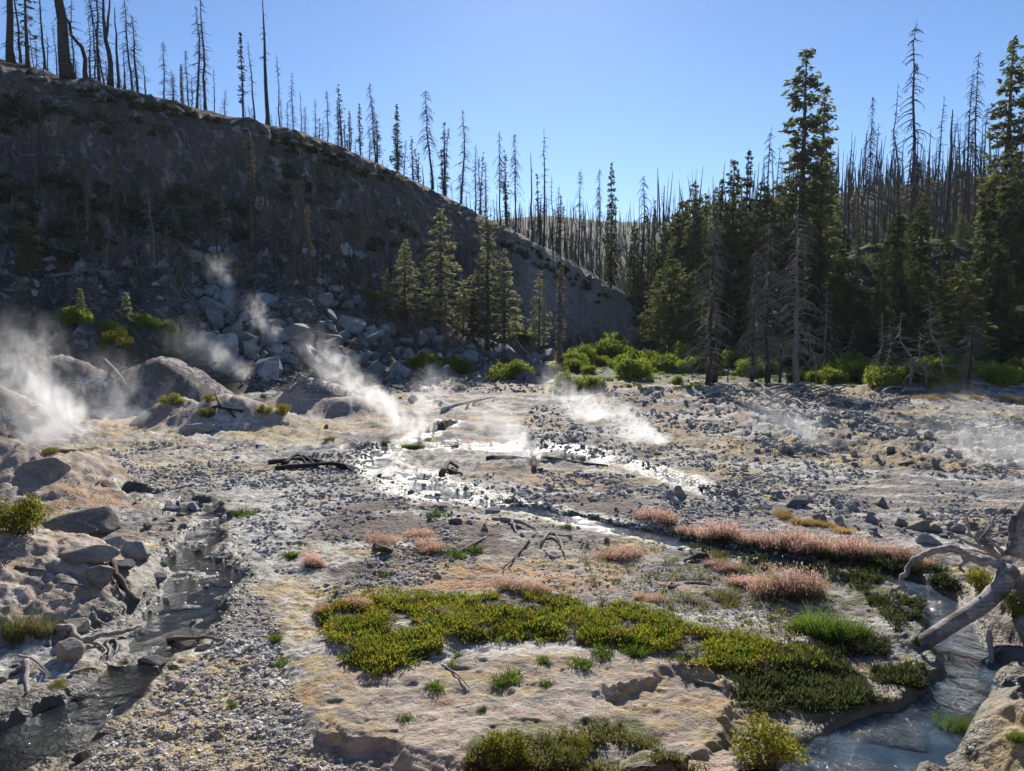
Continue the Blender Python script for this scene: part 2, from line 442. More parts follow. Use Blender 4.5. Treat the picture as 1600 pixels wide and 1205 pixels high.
def mat_cliff():
    t = NT('cliff_rock'); p = t.pos()
    mp = t.new('ShaderNodeMapping'); mp.inputs['Scale'].default_value = (1, 1, .45); t.link(p, mp.inputs['Vector'])
    n1 = t.noise(mp.outputs[0], .35, 6, .62); n2 = t.noise(mp.outputs[0], 1.6, 6, .7); n3 = t.noise(p, .09, 3, .5)
    c = t.ramp(n2, [(.3, (.035, .030, .028)), (.48, (.085, .070, .066)), (.62, (.135, .112, .105)), (.8, (.30, .26, .235))])
    za_ = t.new('ShaderNodeAttribute', attribute_name='zone_a'); zs_ = t.new('ShaderNodeSeparateColor'); t.link(za_.outputs['Color'], zs_.inputs[0])
    c = t.mix(t.ramp(n3, [(.42, 0), (.6, .6)]), c, (.15, .10, .085))
    n4 = t.noise(mp.outputs[0], .8, 6, .75, 1.); c = t.mix(t.ramp(n4, [(.55, 0), (.61, .9)]), c, t.mix(n2, (.18, .15, .135), (.40, .35, .32))); c = t.mix(t.ramp(n4, [(.34, .85), (.43, 0)]), c, (.022, .02, .018))
    gr = t.new('ShaderNodeNewGeometry'); sx = t.new('ShaderNodeSeparateXYZ'); t.link(gr.outputs['Normal'], sx.inputs[0])
    flatness = t.ramp(sx.outputs[2], [(.72, 0), (.92, 1)])
    c = t.mix(t.math('MULTIPLY', flatness, t.ramp(n1, [(.42, 0), (.62, .8)])), c, (.10, .105, .045))
    c = t.mix(t.ramp(n1, [(.5, 0), (.66, .7)]), c, (.05, .052, .032))
    c = t.mix(t.math('MULTIPLY', zs_.outputs[0], t.ramp(n2, [(.3, .5), (.6, 1.)])), c, t.mix(n2, (.24, .195, .16), (.42, .36, .31)))
    h = t.math('ADD', t.math('MULTIPLY', n2, .8), t.math('MULTIPLY', n1, .5))
    return t.finish(c, .95, t.bump(h, .9, .5), .1)

def mat_slope(name, soil, grass, gmin, gmax, bright=None):
    t = NT(name); p = t.pos()
    n1 = t.noise(p, .14, 5, .6); n2 = t.noise(p, 1.4, 5, .7); n3 = t.noise(p, .05, 3, .5)
    c = t.mix(t.ramp(n2, [(.3, 0), (.7, 1)]), tuple(x * .55 for x in soil), tuple(x * 1.35 for x in soil))
    g = t.mix(t.ramp(n2, [(.3, 0), (.7, 1)]), tuple(x * .6 for x in grass), tuple(x * 1.3 for x in grass))
    c = t.mix(t.ramp(n1, [(gmin, 0), (gmax, 1)]), c, g)
    if bright:
        a2 = t.new('ShaderNodeAttribute', attribute_name='zone_b'); c = t.mix(t.math('MULTIPLY', a2.outputs['Alpha'], t.ramp(n2, [(.3, .6), (.6, 1.)])), c, bright)
    return t.finish(c, .95, t.bump(n2, .8, .3), .1)

def mat_water(name, tint, rif=3.0):
    t = NT(name); p = t.pos()
    mp = t.new('ShaderNodeMapping'); mp.inputs['Scale'].default_value = (1.0, .75, 1); t.link(p, mp.inputs['Vector'])
    w1 = t.noise(mp.outputs[0], 6, 3, .6, .8); w2 = t.noise(mp.outputs[0], 22, 3, .7, .4); calm = t.noise(p, .8, 2, .5)
    h = t.math('ADD', t.math('MULTIPLY', w1, .7), t.math('MULTIPLY', w2, .28))
    h = t.math('MULTIPLY', h, t.math('MULTIPLY', t.ramp(calm, [(.40, .12), (.54, 1.0)]), rif))
    m = t.finish(tint, .05, t.bump(h, 1., .055), .5)
    t.bsdf.inputs['IOR'].default_value = 1.33
    f = t.noise(p, 2.2, 4, .6)
    c = t.mix(t.ramp(f, [(.45, 0), (.7, 1)]), tint, tuple(x * 2.2 + .01 for x in tint)); t.link(c, t.bsdf.inputs['Base Color'])
    return m

def mat_rock(name, dark, light, scale=3., stain=None):
    t = NT(name); p = t.coord('Object'); oi = t.new('ShaderNodeObjectInfo')
    v = t.new('ShaderNodeVectorMath'); v.operation = 'ADD'; t.link(p, v.inputs[0]); t.link(oi.outputs['Location'], v.inputs[1])
    n1 = t.noise(v.outputs[0], scale, 6, .65); n2 = t.noise(v.outputs[0], scale * 7, 4, .7)
    c = t.ramp(n1, [(.3, dark), (.7, light)])
    c = t.mix(t.ramp(n2, [(.35, .5), (.6, 0)]), c, tuple(x * .5 for x in dark))
    if stain: c = t.mix(t.ramp(t.noise(v.outputs[0], scale * .8, 4, .6), [(.5, 0), (.62, .75)]), c, stain)
    r = t.ramp(oi.outputs['Random'], [(0, .55), (1, 1.25)])
    c = t.mix(1.0, c, r, 'MULTIPLY')
    return t.finish(c, .88, t.bump(t.math('ADD', n1, t.math('MULTIPLY', n2, .4)), .7, .06), .25)

def mat_wood(name, dark, light, scale=(6, 6, 1.0)):
    t = NT(name); p = t.coord('Object')
    mp = t.new('ShaderNodeMapping'); mp.inputs['Scale'].default_value = scale; t.link(p, mp.inputs['Vector'])
    n = t.noise(mp.outputs[0], 2.2, 5, .65); n2 = t.noise(p, .45, 3, .6)
    c = t.ramp(n, [(.3, dark), (.7, light)])
    c = t.mix(t.ramp(n2, [(.45, 0), (.7, .6)]), c, tuple(x * .45 for x in dark))
    return t.finish(c, .9, t.bump(n, .6, .03), .15)

def mat_leaf(name, c1, c2, trans=.45, nscale=1.2, tint=None, glow=(1.15, 1.2, .75)):
    t = NT(name); p = t.pos(); oi = t.new('ShaderNodeObjectInfo')
    n = t.noise(p, nscale, 3, .6)
    c = t.ramp(n, [(.32, c1), (.68, c2)])
    if tint: c = t.mix(t.ramp(t.noise(p, nscale * 2.7, 2, .5), [(.52, 0), (.68, .8)]), c, tint)
    c = t.mix(1.0, c, t.ramp(oi.outputs['Random'], [(0, .75), (1, 1.2)]), 'MULTIPLY')
    d = t.new('ShaderNodeBsdfDiffuse'); tr = t.new('ShaderNodeBsdfTranslucent'); mx = t.new('ShaderNodeMixShader')
    mx.inputs[0].default_value = trans
    t.link(c, d.inputs[0]); t.link(t.mix(1.0, c, glow, 'MULTIPLY'), tr.inputs[0])
    t.link(d.outputs[0], mx.inputs[1]); t.link(tr.outputs[0], mx.inputs[2]); t.link(mx.outputs[0], t.out.inputs['Surface'])
    return t.m

M = {}
M['ground'] = mat_ground()
M['cliff'] = mat_cliff()
M['forest'] = mat_slope('forest_floor', (.038, .033, .030), (.07, .09, .025), .5, .6, (.20, .26, .04))
M['far'] = mat_slope('far_ridge_soil', (.026, .027, .03), (.022, .03, .022), .4, .6)
M['bank'] = mat_slope('bank_soil', (.36, .28, .21), (.3, .25, .17), .5, .8)
M['water_l'] = mat_water('stream_water', (.012, .014, .013), 5.5)
M['water_m'] = mat_water('spring_water', (.028, .042, .055))
M['rock_talus'] = mat_rock('talus_rock', (.15, .15, .155), (.38, .375, .37), .9)
M['rock_grey'] = mat_rock('grey_rock', (.17, .165, .16), (.42, .41, .39), 4.)
M['rock_tan'] = mat_rock('tan_rock', (.20, .175, .145), (.44, .385, .32), 2.)
M['rock_red'] = mat_rock('red_brown_rock', (.10, .065, .05), (.20, .13, .10), 3.)
M['rock_orange'] = mat_rock('orange_rock', (.30, .16, .07), (.42, .26, .13), 3.)
M['rock_dark'] = mat_rock('dark_rock', (.04, .035, .032), (.12, .105, .095), 3.)
M['bark_burnt'] = mat_wood('burnt_bark', (.022, .019, .017), (.085, .07, .06))
M['bark_grey'] = mat_wood('grey_deadwood', (.10, .09, .08), (.26, .235, .21))
M['bark_brown'] = mat_wood('brown_bark', (.045, .033, .026), (.13, .10, .08))
M['wood_pale'] = mat_wood('bleached_wood', (.20, .185, .165), (.46, .43, .39))
def mat_log():
    t = NT('weathered_log_wood'); p = t.pos()
    mp = t.new('ShaderNodeMapping'); mp.inputs['Rotation'].default_value = (0, math.radians(28), 0); mp.inputs['Scale'].default_value = (2.0, 22, 22); t.link(p, mp.inputs['Vector'])
    g = t.noise(mp.outputs[0], 1.4, 5, .7, .6); b = t.noise(p, 2.6, 4, .6); k = t.noise(p, 11, 4, .7)
    c = t.ramp(g, [(.30, (.13, .115, .10)), (.5, (.36, .33, .295)), (.68, (.56, .52, .47))])
    c = t.mix(t.ramp(b, [(.53, 0), (.62, .8)]), c, t.mix(k, (.06, .042, .036), (.19, .165, .14)))
    return t.finish(c, .9, t.bump(t.math('ADD', g, t.math('MULTIPLY', k, .5)), 1., .035), .12)
M['wood_log'] = mat_log()
M['root'] = mat_wood('root_wood', (.07, .052, .04), (.24, .20, .16), (4, 4, 4))
M['fir'] = mat_leaf('fir_needles', (.045, .054, .028), (.090, .10, .052), .42, .6)
M['pine'] = mat_leaf('pine_needles', (.17, .18, .11), (.27, .275, .175), .6, .6, None, (1.1, 1.1, .85))
M['olive'] = mat_leaf('olive_needles', (.08, .086, .044), (.15, .155, .08), .48, .6)
M['dry'] = mat_leaf('dry_needles', (.09, .07, .055), (.16, .13, .105), .35, .6)
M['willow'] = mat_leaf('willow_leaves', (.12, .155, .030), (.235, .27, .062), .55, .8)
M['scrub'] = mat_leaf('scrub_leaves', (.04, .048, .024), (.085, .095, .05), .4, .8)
M['manz'] = mat_leaf('shrub_leaves', (.10, .115, .02), (.27, .26, .055), .52, 6., (.25, .17, .05))
M['mat'] = mat_leaf('ground_cover_leaves', (.085, .105, .016), (.27, .27, .04), .5, 1.6, (.30, .20, .05))
M['grass'] = mat_leaf('green_grass', (.065, .11, .018), (.15, .21, .05), .5, 3.)
M['grass_dry'] = mat_leaf('olive_grass', (.10, .105, .04), (.20, .19, .085), .5, 3., (.24, .18, .10))
M['pink'] = mat_leaf('pink_seed_heads', (.52, .29, .25), (.70, .46, .39), .52, 5., None, (1., 1., 1.))
M['rust'] = mat_leaf('rusty_seed_heads', (.42, .24, .11), (.60, .38, .20), .5, 3.)

# ------------------------------------------------------------------ terrain meshes
us = np.concatenate([np.arange(-1500, -160, 30), np.arange(-160, 1760, 3.5), np.arange(1760, 3100, 30)])
S = (us - CU) / FPX
ys = [7.4]
while ys[-1] < 150: ys.append(ys[-1] + min(ys[-1] ** 2 / 5775 * 1.5, .42))
while ys[-1] < 900: ys.append(ys[-1] * 1.03)
YS = np.array(ys)
GX = YS[:, None] * S[None, :]; GY = np.repeat(YS[:, None], len(S), 1)
NR, NC = GX.shape
fx, fy = GX.ravel(), GY.ravel()
nearm = fy < 80
hl, hr, hf, tl, tr_ = hills(fx, fy)
zf = np.zeros(len(fx)); info = [np.zeros(len(fx)) for _ in range(10)]
z_, inf_ = flat(fx[nearm], fy[nearm]); zf[nearm] = z_
for k, a in enumerate(inf_):
    b = np.zeros(len(fx)); b[nearm] = a; info[k] = b
gu, gv, mud, notch, matm, mound, sr, sleft, rub, cut = info
sr = np.where(nearm, sr, 9.)
zf = np.where(nearm, zf, .3 * fbm(fx * .2, fy * .2, 3, 77))
hh = np.stack([zf, hl, hr, hf]); who = hh.argmax(0); GZ = hh.max(0)
GZg = GZ.reshape(NR, NC)

def hz(X, Y):
    """terrain height from the built grid"""
    s = X / Y
    c = np.clip(np.searchsorted(S, s), 1, NC - 1); r = int(np.clip(np.searchsorted(YS, Y), 1, NR - 1))
    a = (s - S[c - 1]) / (S[c] - S[c - 1]); b = (Y - YS[r - 1]) / (YS[r] - YS[r - 1])
    return float((GZg[r - 1, c - 1] * (1 - a) + GZg[r - 1, c] * a) * (1 - b) + (GZg[r, c - 1] * (1 - a) + GZg[r, c] * a) * b)
def hit(u, v, lift=0.):
    """the first point of the terrain seen along a photo pixel"""
    x, y, w = ray(u, v)
    s = x / y; c = int(np.clip(np.searchsorted(S, s), 1, NC - 1))
    if abs(S[c - 1] - s) < abs(S[c] - s): c -= 1
    z = CAMZ + YS * (w / y)
    k = np.nonzero(GZg[:, c] >= z)[0]
    i = int(k[0]) if len(k) else NR - 1
    Y = YS[i]
    if 0 < i:
        d1 = z[i - 1] - GZg[i - 1, c]; d0 = GZg[i, c] - z[i]
        Y = YS[i - 1] + (YS[i] - YS[i - 1]) * d1 / (d0 + d1 + 1e-9)
    return Vector((s * Y, Y, hz(s * Y, Y) + lift))

idx = np.arange(NR * NC).reshape(NR, NC)
Q = np.stack([idx[:-1, :-1], idx[:-1, 1:], idx[1:, 1:], idx[1:, :-1]], -1).reshape(-1, 4)
qw = who[Q]; qlab = qw.max(1)
# ground zones (real colours of crusts, clays and wet ground)
n1 = fbm(fx * .35, fy * .35, 4, 81); n2 = fbm(fx * .8, fy * .8, 4, 82); n3 = fbm(fx * .25 + 9, fy * .5, 4, 83)
def zpoly(poly, r=14): return np.where(nearm, soft(poly, gu, gv, r), 0.)
white = zpoly([(330,735),(470,735),(575,765),(520,800),(470,850),(430,920),(380,900),(345,850),(345,790)], 24) * .85
white = np.maximum(white, zpoly([(1340,735),(1700,748),(1700,762),(1500,757)], 5)); white = np.maximum(white, zpoly([(1150,640),(1300,655),(1290,690),(1180,680)], 12) * .7)
white = np.maximum(white, zpoly([(140,690),(560,680),(520,735),(200,740)], 16) * .45 + 0); white = np.maximum(white, zpoly([(900,664),(1040,668),(1035,684),(920,680)], 6)); white = np.maximum(white, zpoly([(500,688),(1010,690),(1010,735),(880,725),(760,790),(580,775)], 10) * .55)
white = np.maximum(white, .5 * zpoly([(440,880),(560,900),(520,960),(500,1010),(480,1080),(430,960)], 10))
ochre = zpoly([(415,905),(470,890),(525,960),(500,1010),(520,1060),(500,1110),(455,1080),(440,1000)], 16) * .75
ochre = np.maximum(ochre, zpoly([(150,655),(640,655),(640,672),(420,690),(160,690)], 6) * .5); ochre = np.maximum(ochre, zpoly([(470,1080),(500,1170),(640,1190),(560,1110),(540,1060)], 14) * .6)
ochre = np.maximum(ochre, zpoly([(1000,640),(1420,640),(1500,740),(1150,735),(1000,700)], 20) * .42); ochre = np.maximum(ochre, zpoly([(160,700),(560,700),(500,770),(240,770)], 20) * .45); ochre = np.maximum(ochre, zpoly([(600,880),(1010,860),(960,930),(640,930)], 20) * .55)
ochre = np.maximum(ochre, zpoly([(1280,1100),(1400,1040),(1440,1060),(1420,1110),(1300,1160)], 10) * .6)
orange = zpoly([(650,905),(740,880),(920,890),(930,925),(780,935),(690,935)], 10) * .9
orange = np.maximum(orange, zpoly([(1035,1070),(1060,1062),(1140,1070),(1150,1115),(1090,1110),(1060,1130),(1040,1100)], 8) * .6); orange = np.maximum(orange, zpoly([(440,1085),(520,1075),(530,1100),(450,1110)], 8) * .8); orange = np.maximum(orange, zpoly([(1190,640),(1330,645),(1320,662),(1200,660)], 5) * .6)
clay = np.clip(mound * 1.0, 0, 1) * (fy < 60) * (fx < 12) * np.where((fy > 27) & (fx < -14.5), .05, 1.) ; clay = np.maximum(clay, mud * .95)
clay = np.maximum(clay, zpoly([(150,640),(640,640),(660,665),(420,690),(130,695)], 8) * .7); clay = np.maximum(clay, zpoly([(840,850),(1080,850),(960,935),(700,930)], 16) * .5)
brown = zpoly([(450,790),(600,780),(780,800),(800,850),(700,890),(520,920),(470,860)], 20) * .8; brown = np.maximum(brown, zpoly([(780,740),(1000,740),(1010,820),(860,800)], 16) * .8); brown = np.maximum(brown, zpoly([(900,600),(1450,610),(1400,645),(900,645)], 10) * .6)
brown = np.maximum(brown, notch * .3); brown = np.maximum(brown, np.clip(mound, 0, 1) * (fy > 27) * (fx < -15.) * .9)
wet = np.where(nearm, sstep(2.3, 1.2, sr + .3 * n2) * .9, 0.)
algae = np.where(nearm, sstep(1.9, 1.25, sr) * sstep(.9, 1.2, sr) * (.6 + .6 * n2), 0.); algae = np.maximum(algae, zpoly([(600,685),(700,672),(680,695),(610,705)], 6) * .7); algae = np.maximum(algae, zpoly([(1380,650),(1600,650),(1600,662),(1400,660)], 4) * .8)
moss = matm * .5; moss = np.maximum(moss, zpoly([(880,540),(1600,560),(1600,606),(900,600)], 8) * .7); moss = np.maximum(moss, zpoly([(1000,820),(1480,870),(1480,930),(1250,960),(1100,900)], 14) * .6); moss = np.maximum(moss, np.where(tr_ > -.1, .7, 0.) * (fx > 0)); moss = np.where(who == 2, sstep(.85, 1.0, tr_) * sstep(1.75, 1.3, tr_) * sstep(1260, 1330, CU + FPX * fx / fy), moss)
moss = np.maximum(moss, zpoly([(760,1150),(1000,1140),(1100,1240),(720,1240)], 10) * .7)
ucol = CU + FPX * fx / fy; ero = sstep(775, 850, ucol + 25 * n1) * sstep(1.0, .9, tl) * sstep(.25, .45, tl + .1 * n2)
white = np.where(who == 1, ero, white)
ochre = np.maximum(ochre, np.where(nearm, .62 * sstep(.05, .35, n3), 0.)); orange = np.maximum(orange, np.where(nearm & (fy > 12), .7 * sstep(.12, .35, n1) * sstep(.0, .3, n2), 0.)); white = np.maximum(white, np.where(nearm & (who == 0), .8 * sstep(.12, .4, fbm(fx * .3 + 4, fy * .75, 4, 84)), 0.))
ochre = ochre * (1 - .85 * np.clip(mound, 0, 1) * (fy > 25))
za = np.stack([white, ochre, orange, clay], 1); zb = np.stack([wet, brown, algae, moss], 1)
V_all = np.stack([fx, fy, GZ], 1)
def submesh(name, fmask, mat, attrs=False, smooth=True):
    q = Q[fmask]; uq, inv = np.unique(q, return_inverse=True)
    me = make_mesh(name, V_all[uq], [inv.reshape(-1, 4)], smooth, {'zone_a': za[uq], 'zone_b': zb[uq]} if attrs else None)
    o = obj(name, me, mat); return tag(o, None, None, None, 'structure')
tag(submesh('ground', qlab == 0, M['ground'], True), 'grey and ochre crusted hydrothermal valley floor', 'ground')
tag(submesh('cliff_hill', qlab == 1, M['cliff'], True), 'dark shaded rock cliff and slope rising on the left', 'hill')
tag(submesh('forest_hill', qlab == 2, M['forest'], True), 'wooded bank and ridge rising behind the flat on the right', 'hill')
tag(submesh('far_hill', qlab == 3, M['far']), 'distant forested ridge closing the valley', 'hill')
# near bank under the photographer
bx = np.linspace(-40, 40, 120); by = np.concatenate([np.linspace(-80, 0, 12), np.linspace(.7, 7.55, 28)])
BX, BY = np.meshgrid(bx, by); BZ = flat(BX.ravel(), BY.ravel())[0]
BZ = np.where(BY.ravel() > 7.3, BZ - .02, BZ)
bi = np.arange(BX.size).reshape(BX.shape)
bq = np.stack([bi[:-1, :-1], bi[:-1, 1:], bi[1:, 1:], bi[1:, :-1]], -1).reshape(-1, 4)
o = obj('ground_bank', make_mesh('ground_bank', np.stack([BX.ravel(), BY.ravel(), BZ], 1), [bq], True), M['bank'])
tag(o, 'tan earth bank below the viewpoint', 'ground', None, 'structure')
# water sheets at one level, cut from the same survey grid
WZ = -.10
wm = (sr[Q].min(1) < 1.6) & (fy[Q].max(1) < 40)
for nm, lab, msk, mat in (('stream_water', 'sparkling dark stream winding along the left bank', sleft[Q].max(1) > .5, M['water_l']), ('spring_water', 'pale blue warm stream running from the shallows to the fallen log', sleft[Q].max(1) <= .5, M['water_m'])):
    q = Q[wm & msk]; uq, inv = np.unique(q, return_inverse=True)
    v = V_all[uq].copy(); v[:, 2] = WZ
    tag(obj(nm, make_mesh(nm, v, [inv.reshape(-1, 4)], True), mat), lab, 'water', None, 'structure')

# ------------------------------------------------------------------ rocks
def hull_rock(name, seed, n=17, squash=(1, .85, .62), jag=.25):
    """angular rock: convex hull of jittered points on an ellipsoid, base at z = -0.35"""
    import bmesh
    r = np.random.default_rng(seed)
    p = rdirs(n, r) * (1 - jag * r.random((n, 1))) * np.array(squash) * .5
    bm = bmesh.new()
    for q in p: bm.verts.new(q)
    res = bmesh.ops.convex_hull(bm, input=bm.verts)
    bmesh.ops.delete(bm, geom=list({g for g in res['geom_interior'] + res['geom_unused'] if isinstance(g, bmesh.types.BMVert)}), context='VERTS')
    bmesh.ops.bevel(bm, geom=list(bm.edges), offset=.022, segments=1, affect='EDGES', clamp_overlap=True) if n <= 12 else None
    me = bpy.data.meshes.new(name); bm.to_mesh(me); bm.free()
    return me
def round_rock(name, seed, sub=4, squash=(1, .85, .85), amp=.28):
    """weathered boulder: subdivided ball shaped by noise and a few flat cuts"""
    import bmesh
    r = np.random.default_rng(seed)
    bm = bmesh.new(); bmesh.ops.create_icosphere(bm, subdivisions=sub, radius=.5)
    v = np.array([x.co[:] for x in bm.verts]); d = v / np.linalg.norm(v, axis=1)[:, None]
    o = r.random(3) * 50
    k = 1 + amp * (fbm(d[:, 0] * 1.6 + o[0] + d[:, 2], d[:, 1] * 1.6 + o[1] - d[:, 2] * .7, 3, seed)) + .10 * fbm(d[:, 0] * 5 + o[2] + 2 * d[:, 2], d[:, 1] * 5 - d[:, 2] * 3, 3, seed + 3)
    v = v * k[:, None]
    for c in rdirs(13, r):
        h = .22 + .17 * r.random(); q = v @ c
        v = v - np.outer(np.clip(q - h, 0, None) * .97, c)
    v = v * (1 + .035 * fbm(d[:, 0] * 9 + 3 * d[:, 2] + o[0], d[:, 1] * 9 - 4 * d[:, 2], 3, seed + 5))[:, None]
    v = v * np.array(squash)
    for x, c in zip(bm.verts, v): x.co = c
    me = bpy.data.meshes.new(name); bm.to_mesh(me); bm.free()
    me.polygons.foreach_set('use_smooth', np.ones(len(me.polygons), bool))
    return me
HULLS = [hull_rock('rock_%d' % i, 100 + i, 10 + i % 9, (1, .7 + .3 * (i % 3) / 2, .5 + .12 * (i % 4))) for i in range(14)]
ROUNDS = [round_rock('boulder_%d' % i, 200 + i) for i in range(8)]
def rock_copy(me, mat): 
    m = me.copy(); m.materials.clear(); m.materials.append(mat); return m
RK = {k: [rock_copy(m, M[mt]) for m in src] for k, mt, src in (('talus', 'rock_talus', HULLS), ('grey', 'rock_grey', HULLS), ('tan', 'rock_tan', HULLS), ('tan_r', 'rock_tan', ROUNDS), ('grey_r', 'rock_grey', ROUNDS), ('red', 'rock_red', HULLS), ('orange', 'rock_orange', HULLS), ('dark', 'rock_dark', HULLS))}
def rock(name, me, p, size, label, group=None, sink=.25, cat='rock', rot=None, sc=(1, 1, 1)):
    o = bpy.data.objects.new(name, me); COL.objects.link(o)
    o.rotation_euler = rot or (random.uniform(-.35, .35), random.uniform(-.35, .35), random.uniform(0, 6.28))
    o.scale = (size * sc[0], size * sc[1], size * sc[2])
    o.location = (p[0], p[1], p[2] + size * sc[2] * (.3 - sink))
    return tag(o, label, cat, group)
def px(size_px, p): return size_px * p[1] / FPX      # pixels at a point's depth -> metres

# named boulders beside the left stream and on the banks
for u, v, s, kind, lab, sc in [
    (72, 738, 64, 'tan_r', 'brown boulder with a grassy cap sitting on the pale clay mound', (1, .8, .8)),
    (130, 832, 92, 'tan_r', 'large tan boulder on the bank above the left stream', (1.05, .8, .75)),
    (178, 852, 40, 'grey_r', 'dark lichen boulder wedged between the tan boulder and the stream', (1, .8, .8)),
    (213, 868, 52, 'grey_r', 'grey speckled boulder standing at the edge of the left stream', (1, .9, .9)),
    (136, 872, 66, 'tan_r', 'flat pale boulder low on the bank, downhill of the large tan one', (1.2, .8, .5)),
    (152, 898, 46, 'tan_r', 'squared tan boulder beside the forked root on the left bank', (1, .8, .7)),
    (190, 884, 36, 'grey_r', 'small grey boulder below the speckled one at the water', (1, .8, .6)),
    (120, 982, 42, 'tan_r', 'rounded pale boulder among the bleached roots, upper of two', (1, .8, .8)),
    (110, 1026, 50, 'tan_r', 'hollowed pale boulder among the bleached roots, lower of two', (1, .85, 1)),
    (245, 902, 30, 'grey_r', 'wet grey stone in the stream below the forked root', (1, .8, .6)),
    (304, 797, 26, 'grey_r', 'rounded grey stone in the upper part of the left stream', (1, .8, .7)),
    (265, 797, 24, 'grey_r', 'dark stone at the head of the left stream', (1, .8, .6)),
    (282, 806, 15, 'tan_r', 'small pale stone between two grey stones in the stream', (1, .8, .7)),
    (240, 1036, 42, 'tan_r', 'flat mossy stone in the middle of the left stream', (1.1, .7, .5)),
    (247, 1052, 30, 'grey_r', 'pale stone where the stream meets the gravel bar', (1, .7, .6)),
    (272, 1002, 24, 'tan_r', 'left stone of the short dam across the stream', (1, .9, .9)),
    (294, 1012, 28, 'tan_r', 'brown block in the middle of the short dam', (1, .8, .9)),
    (318, 1014, 24, 'grey_r', 'grey stone ending the short dam on the gravel side', (1, .8, .7)),
    (130, 1186, 34, 'dark', 'dark lump of mud at the tip of the gravel bar', (1, .8, .7)),
    (597, 862, 33, 'red', 'red brown rock standing alone among pink grasses', (1, .8, 1)),
    (1197, 886, 26, 'orange', 'orange flat rock beside the thin stream', (1.1, .8, .55)),
    (1062, 858, 13, 'grey', 'grey stone beside the pink grass band', (1, .8, .7)),
    (1085, 868, 38, 'dark', 'low dark rock beside the driftwood in the middle ground', (1.1, .8, .4)),
    (1440, 826, 40, 'tan_r', 'tan boulder behind the fallen tree, largest of the bank', (1, .8, .7)),
    (1452, 849, 38, 'grey_r', 'flat grey boulder below the tan one behind the fallen tree', (1.2, .7, .55)),
    (1408, 821, 28, 'tan_r', 'small tan boulder left of the largest one behind the fallen tree', (1, .8, .7)),
    (1332, 797, 26, 'grey_r', 'smooth grey boulder on the far bank above the pink grass', (1, .8, .7)),
    (1242, 790, 36, 'grey_r', 'dark blocky boulder on the far bank above the pink grass', (1, .8, .7)),
    (312, 672, 34, 'tan_r', 'grey boulder sunk in the slope of the pink mound', (1.2, .8, .6)),
    (845, 735, 13, 'dark', 'small black rock beside the splintered stump', (1, .8, 1)),
    (445, 664, 15, 'grey', 'pointed grey rock at the foot of the pale mound', (1, .8, 1)),
    (510, 668, 10, 'grey', 'small pointed rock on the ochre flat before the mounds', (1, .8, 1)),
    (1040, 846, 14, 'grey', 'pale stone between the pink grass and the thin stream', (1, .8, .8)),
    (690, 792, 20, 'grey', 'grey stone on the shore of the shining shallows', (1, .8, .6)),
    (770, 800, 26, 'grey_r', 'pair forming grey stone by the narrow outlet of the shallows, wider one', (1, .8, .7)),
    (735, 820, 18, 'grey_r', 'rounded stone below the outlet of the shallows', (1, .8, .7)),
    (757, 828, 16, 'grey_r', 'rounded stone near the curled driftwood', (1, .8, .7)),
    (712, 816, 20, 'grey_r', 'rounded stone beside the olive tufts under the shallows', (1, .8, .7)),
]:
    p = hit(u, v)
    src = RK[kind]; rock('boulder' if s > 30 else 'rock', src[(u * 7 + v) % len(src)], p, px(s, p) * (1.4 if s > 30 else 1.2), lab, None, .22, 'boulder' if s > 30 else 'rock', (random.uniform(-.12, .12), random.uniform(-.12, .12), random.uniform(-.4, .4)), sc)

# talus boulders under the cliff, each its own thing
def scatter_poly(poly, n, rng, dens=None):
    us_ = [a for a, b in poly]; vs_ = [b for a, b in poly]; out = []
    while len(out) < n:
        u = rng.uniform(min(us_), max(us_), 64); v = rng.uniform(min(vs_), max(vs_), 64)
        k = inpoly(poly, u, v)
        out += list(zip(u[k], v[k]))
    return out[:n]
def rank_labels(grp, lab):
    for k_, (_, o) in enumerate(sorted(grp, key=lambda g: -g[0])): o['label'] = ('largest ', 'second largest ', 'third largest ')[k_] + lab if k_ < 3 else 'lesser ' + lab
TALUS = [([(285,470),(420,470),(560,505),(620,545),(560,600),(430,590),(300,555)], 110, (14, 62), 'angular grey boulder in the talus below the cliff, left of the pale pines'),
         ([(560,505),(640,530),(760,545),(870,560),(860,600),(700,600),(590,600)], 80, (12, 48), 'angular grey boulder in the talus around the feet of the pale pines'),
         ([(300,380),(600,400),(640,500),(420,470),(300,470)], 90, (9, 34), 'grey block lying high on the shaded slope above the main talus'),
         ([(0,400),(290,420),(290,470),(0,460)], 36, (9, 30), 'shaded block lying on the slope above the green bushes at the left edge')]
rr = np.random.default_rng(3)
for poly, n, (a, b), lab in TALUS:
    grp = []
    for u, v in scatter_poly(poly, n, rr):
        p = hit(u, v); q_ = a + (b - a) * rr.random() ** 2.2; s = px(q_, p)
        grp.append((q_, rock('boulder', RK['talus'][rr.integers(14)], p, s * 1.15, lab, lab.split(' in the ')[-1] if ' in the ' in lab else lab[:60], .2, 'boulder', (rr.uniform(-.7, .7), rr.uniform(-.7, .7), rr.uniform(0, 6.3)))))
    rank_labels(grp, lab)
grp = []
for i in range(46):
    u = rr.uniform(20, 960); vv = float(np.interp(u, LU, L_V)) + rr.uniform(4, 16); p = hit(u, vv); q_ = 6 + 16 * rr.random() ** 2
    grp.append((q_, rock('boulder', RK['talus'][rr.integers(14)], p, px(q_, p) * 1.1, '', 'boulders along the cliff rim', .2, 'boulder')))
rank_labels(grp, 'grey boulder perched along the cliff rim under the dead trees')
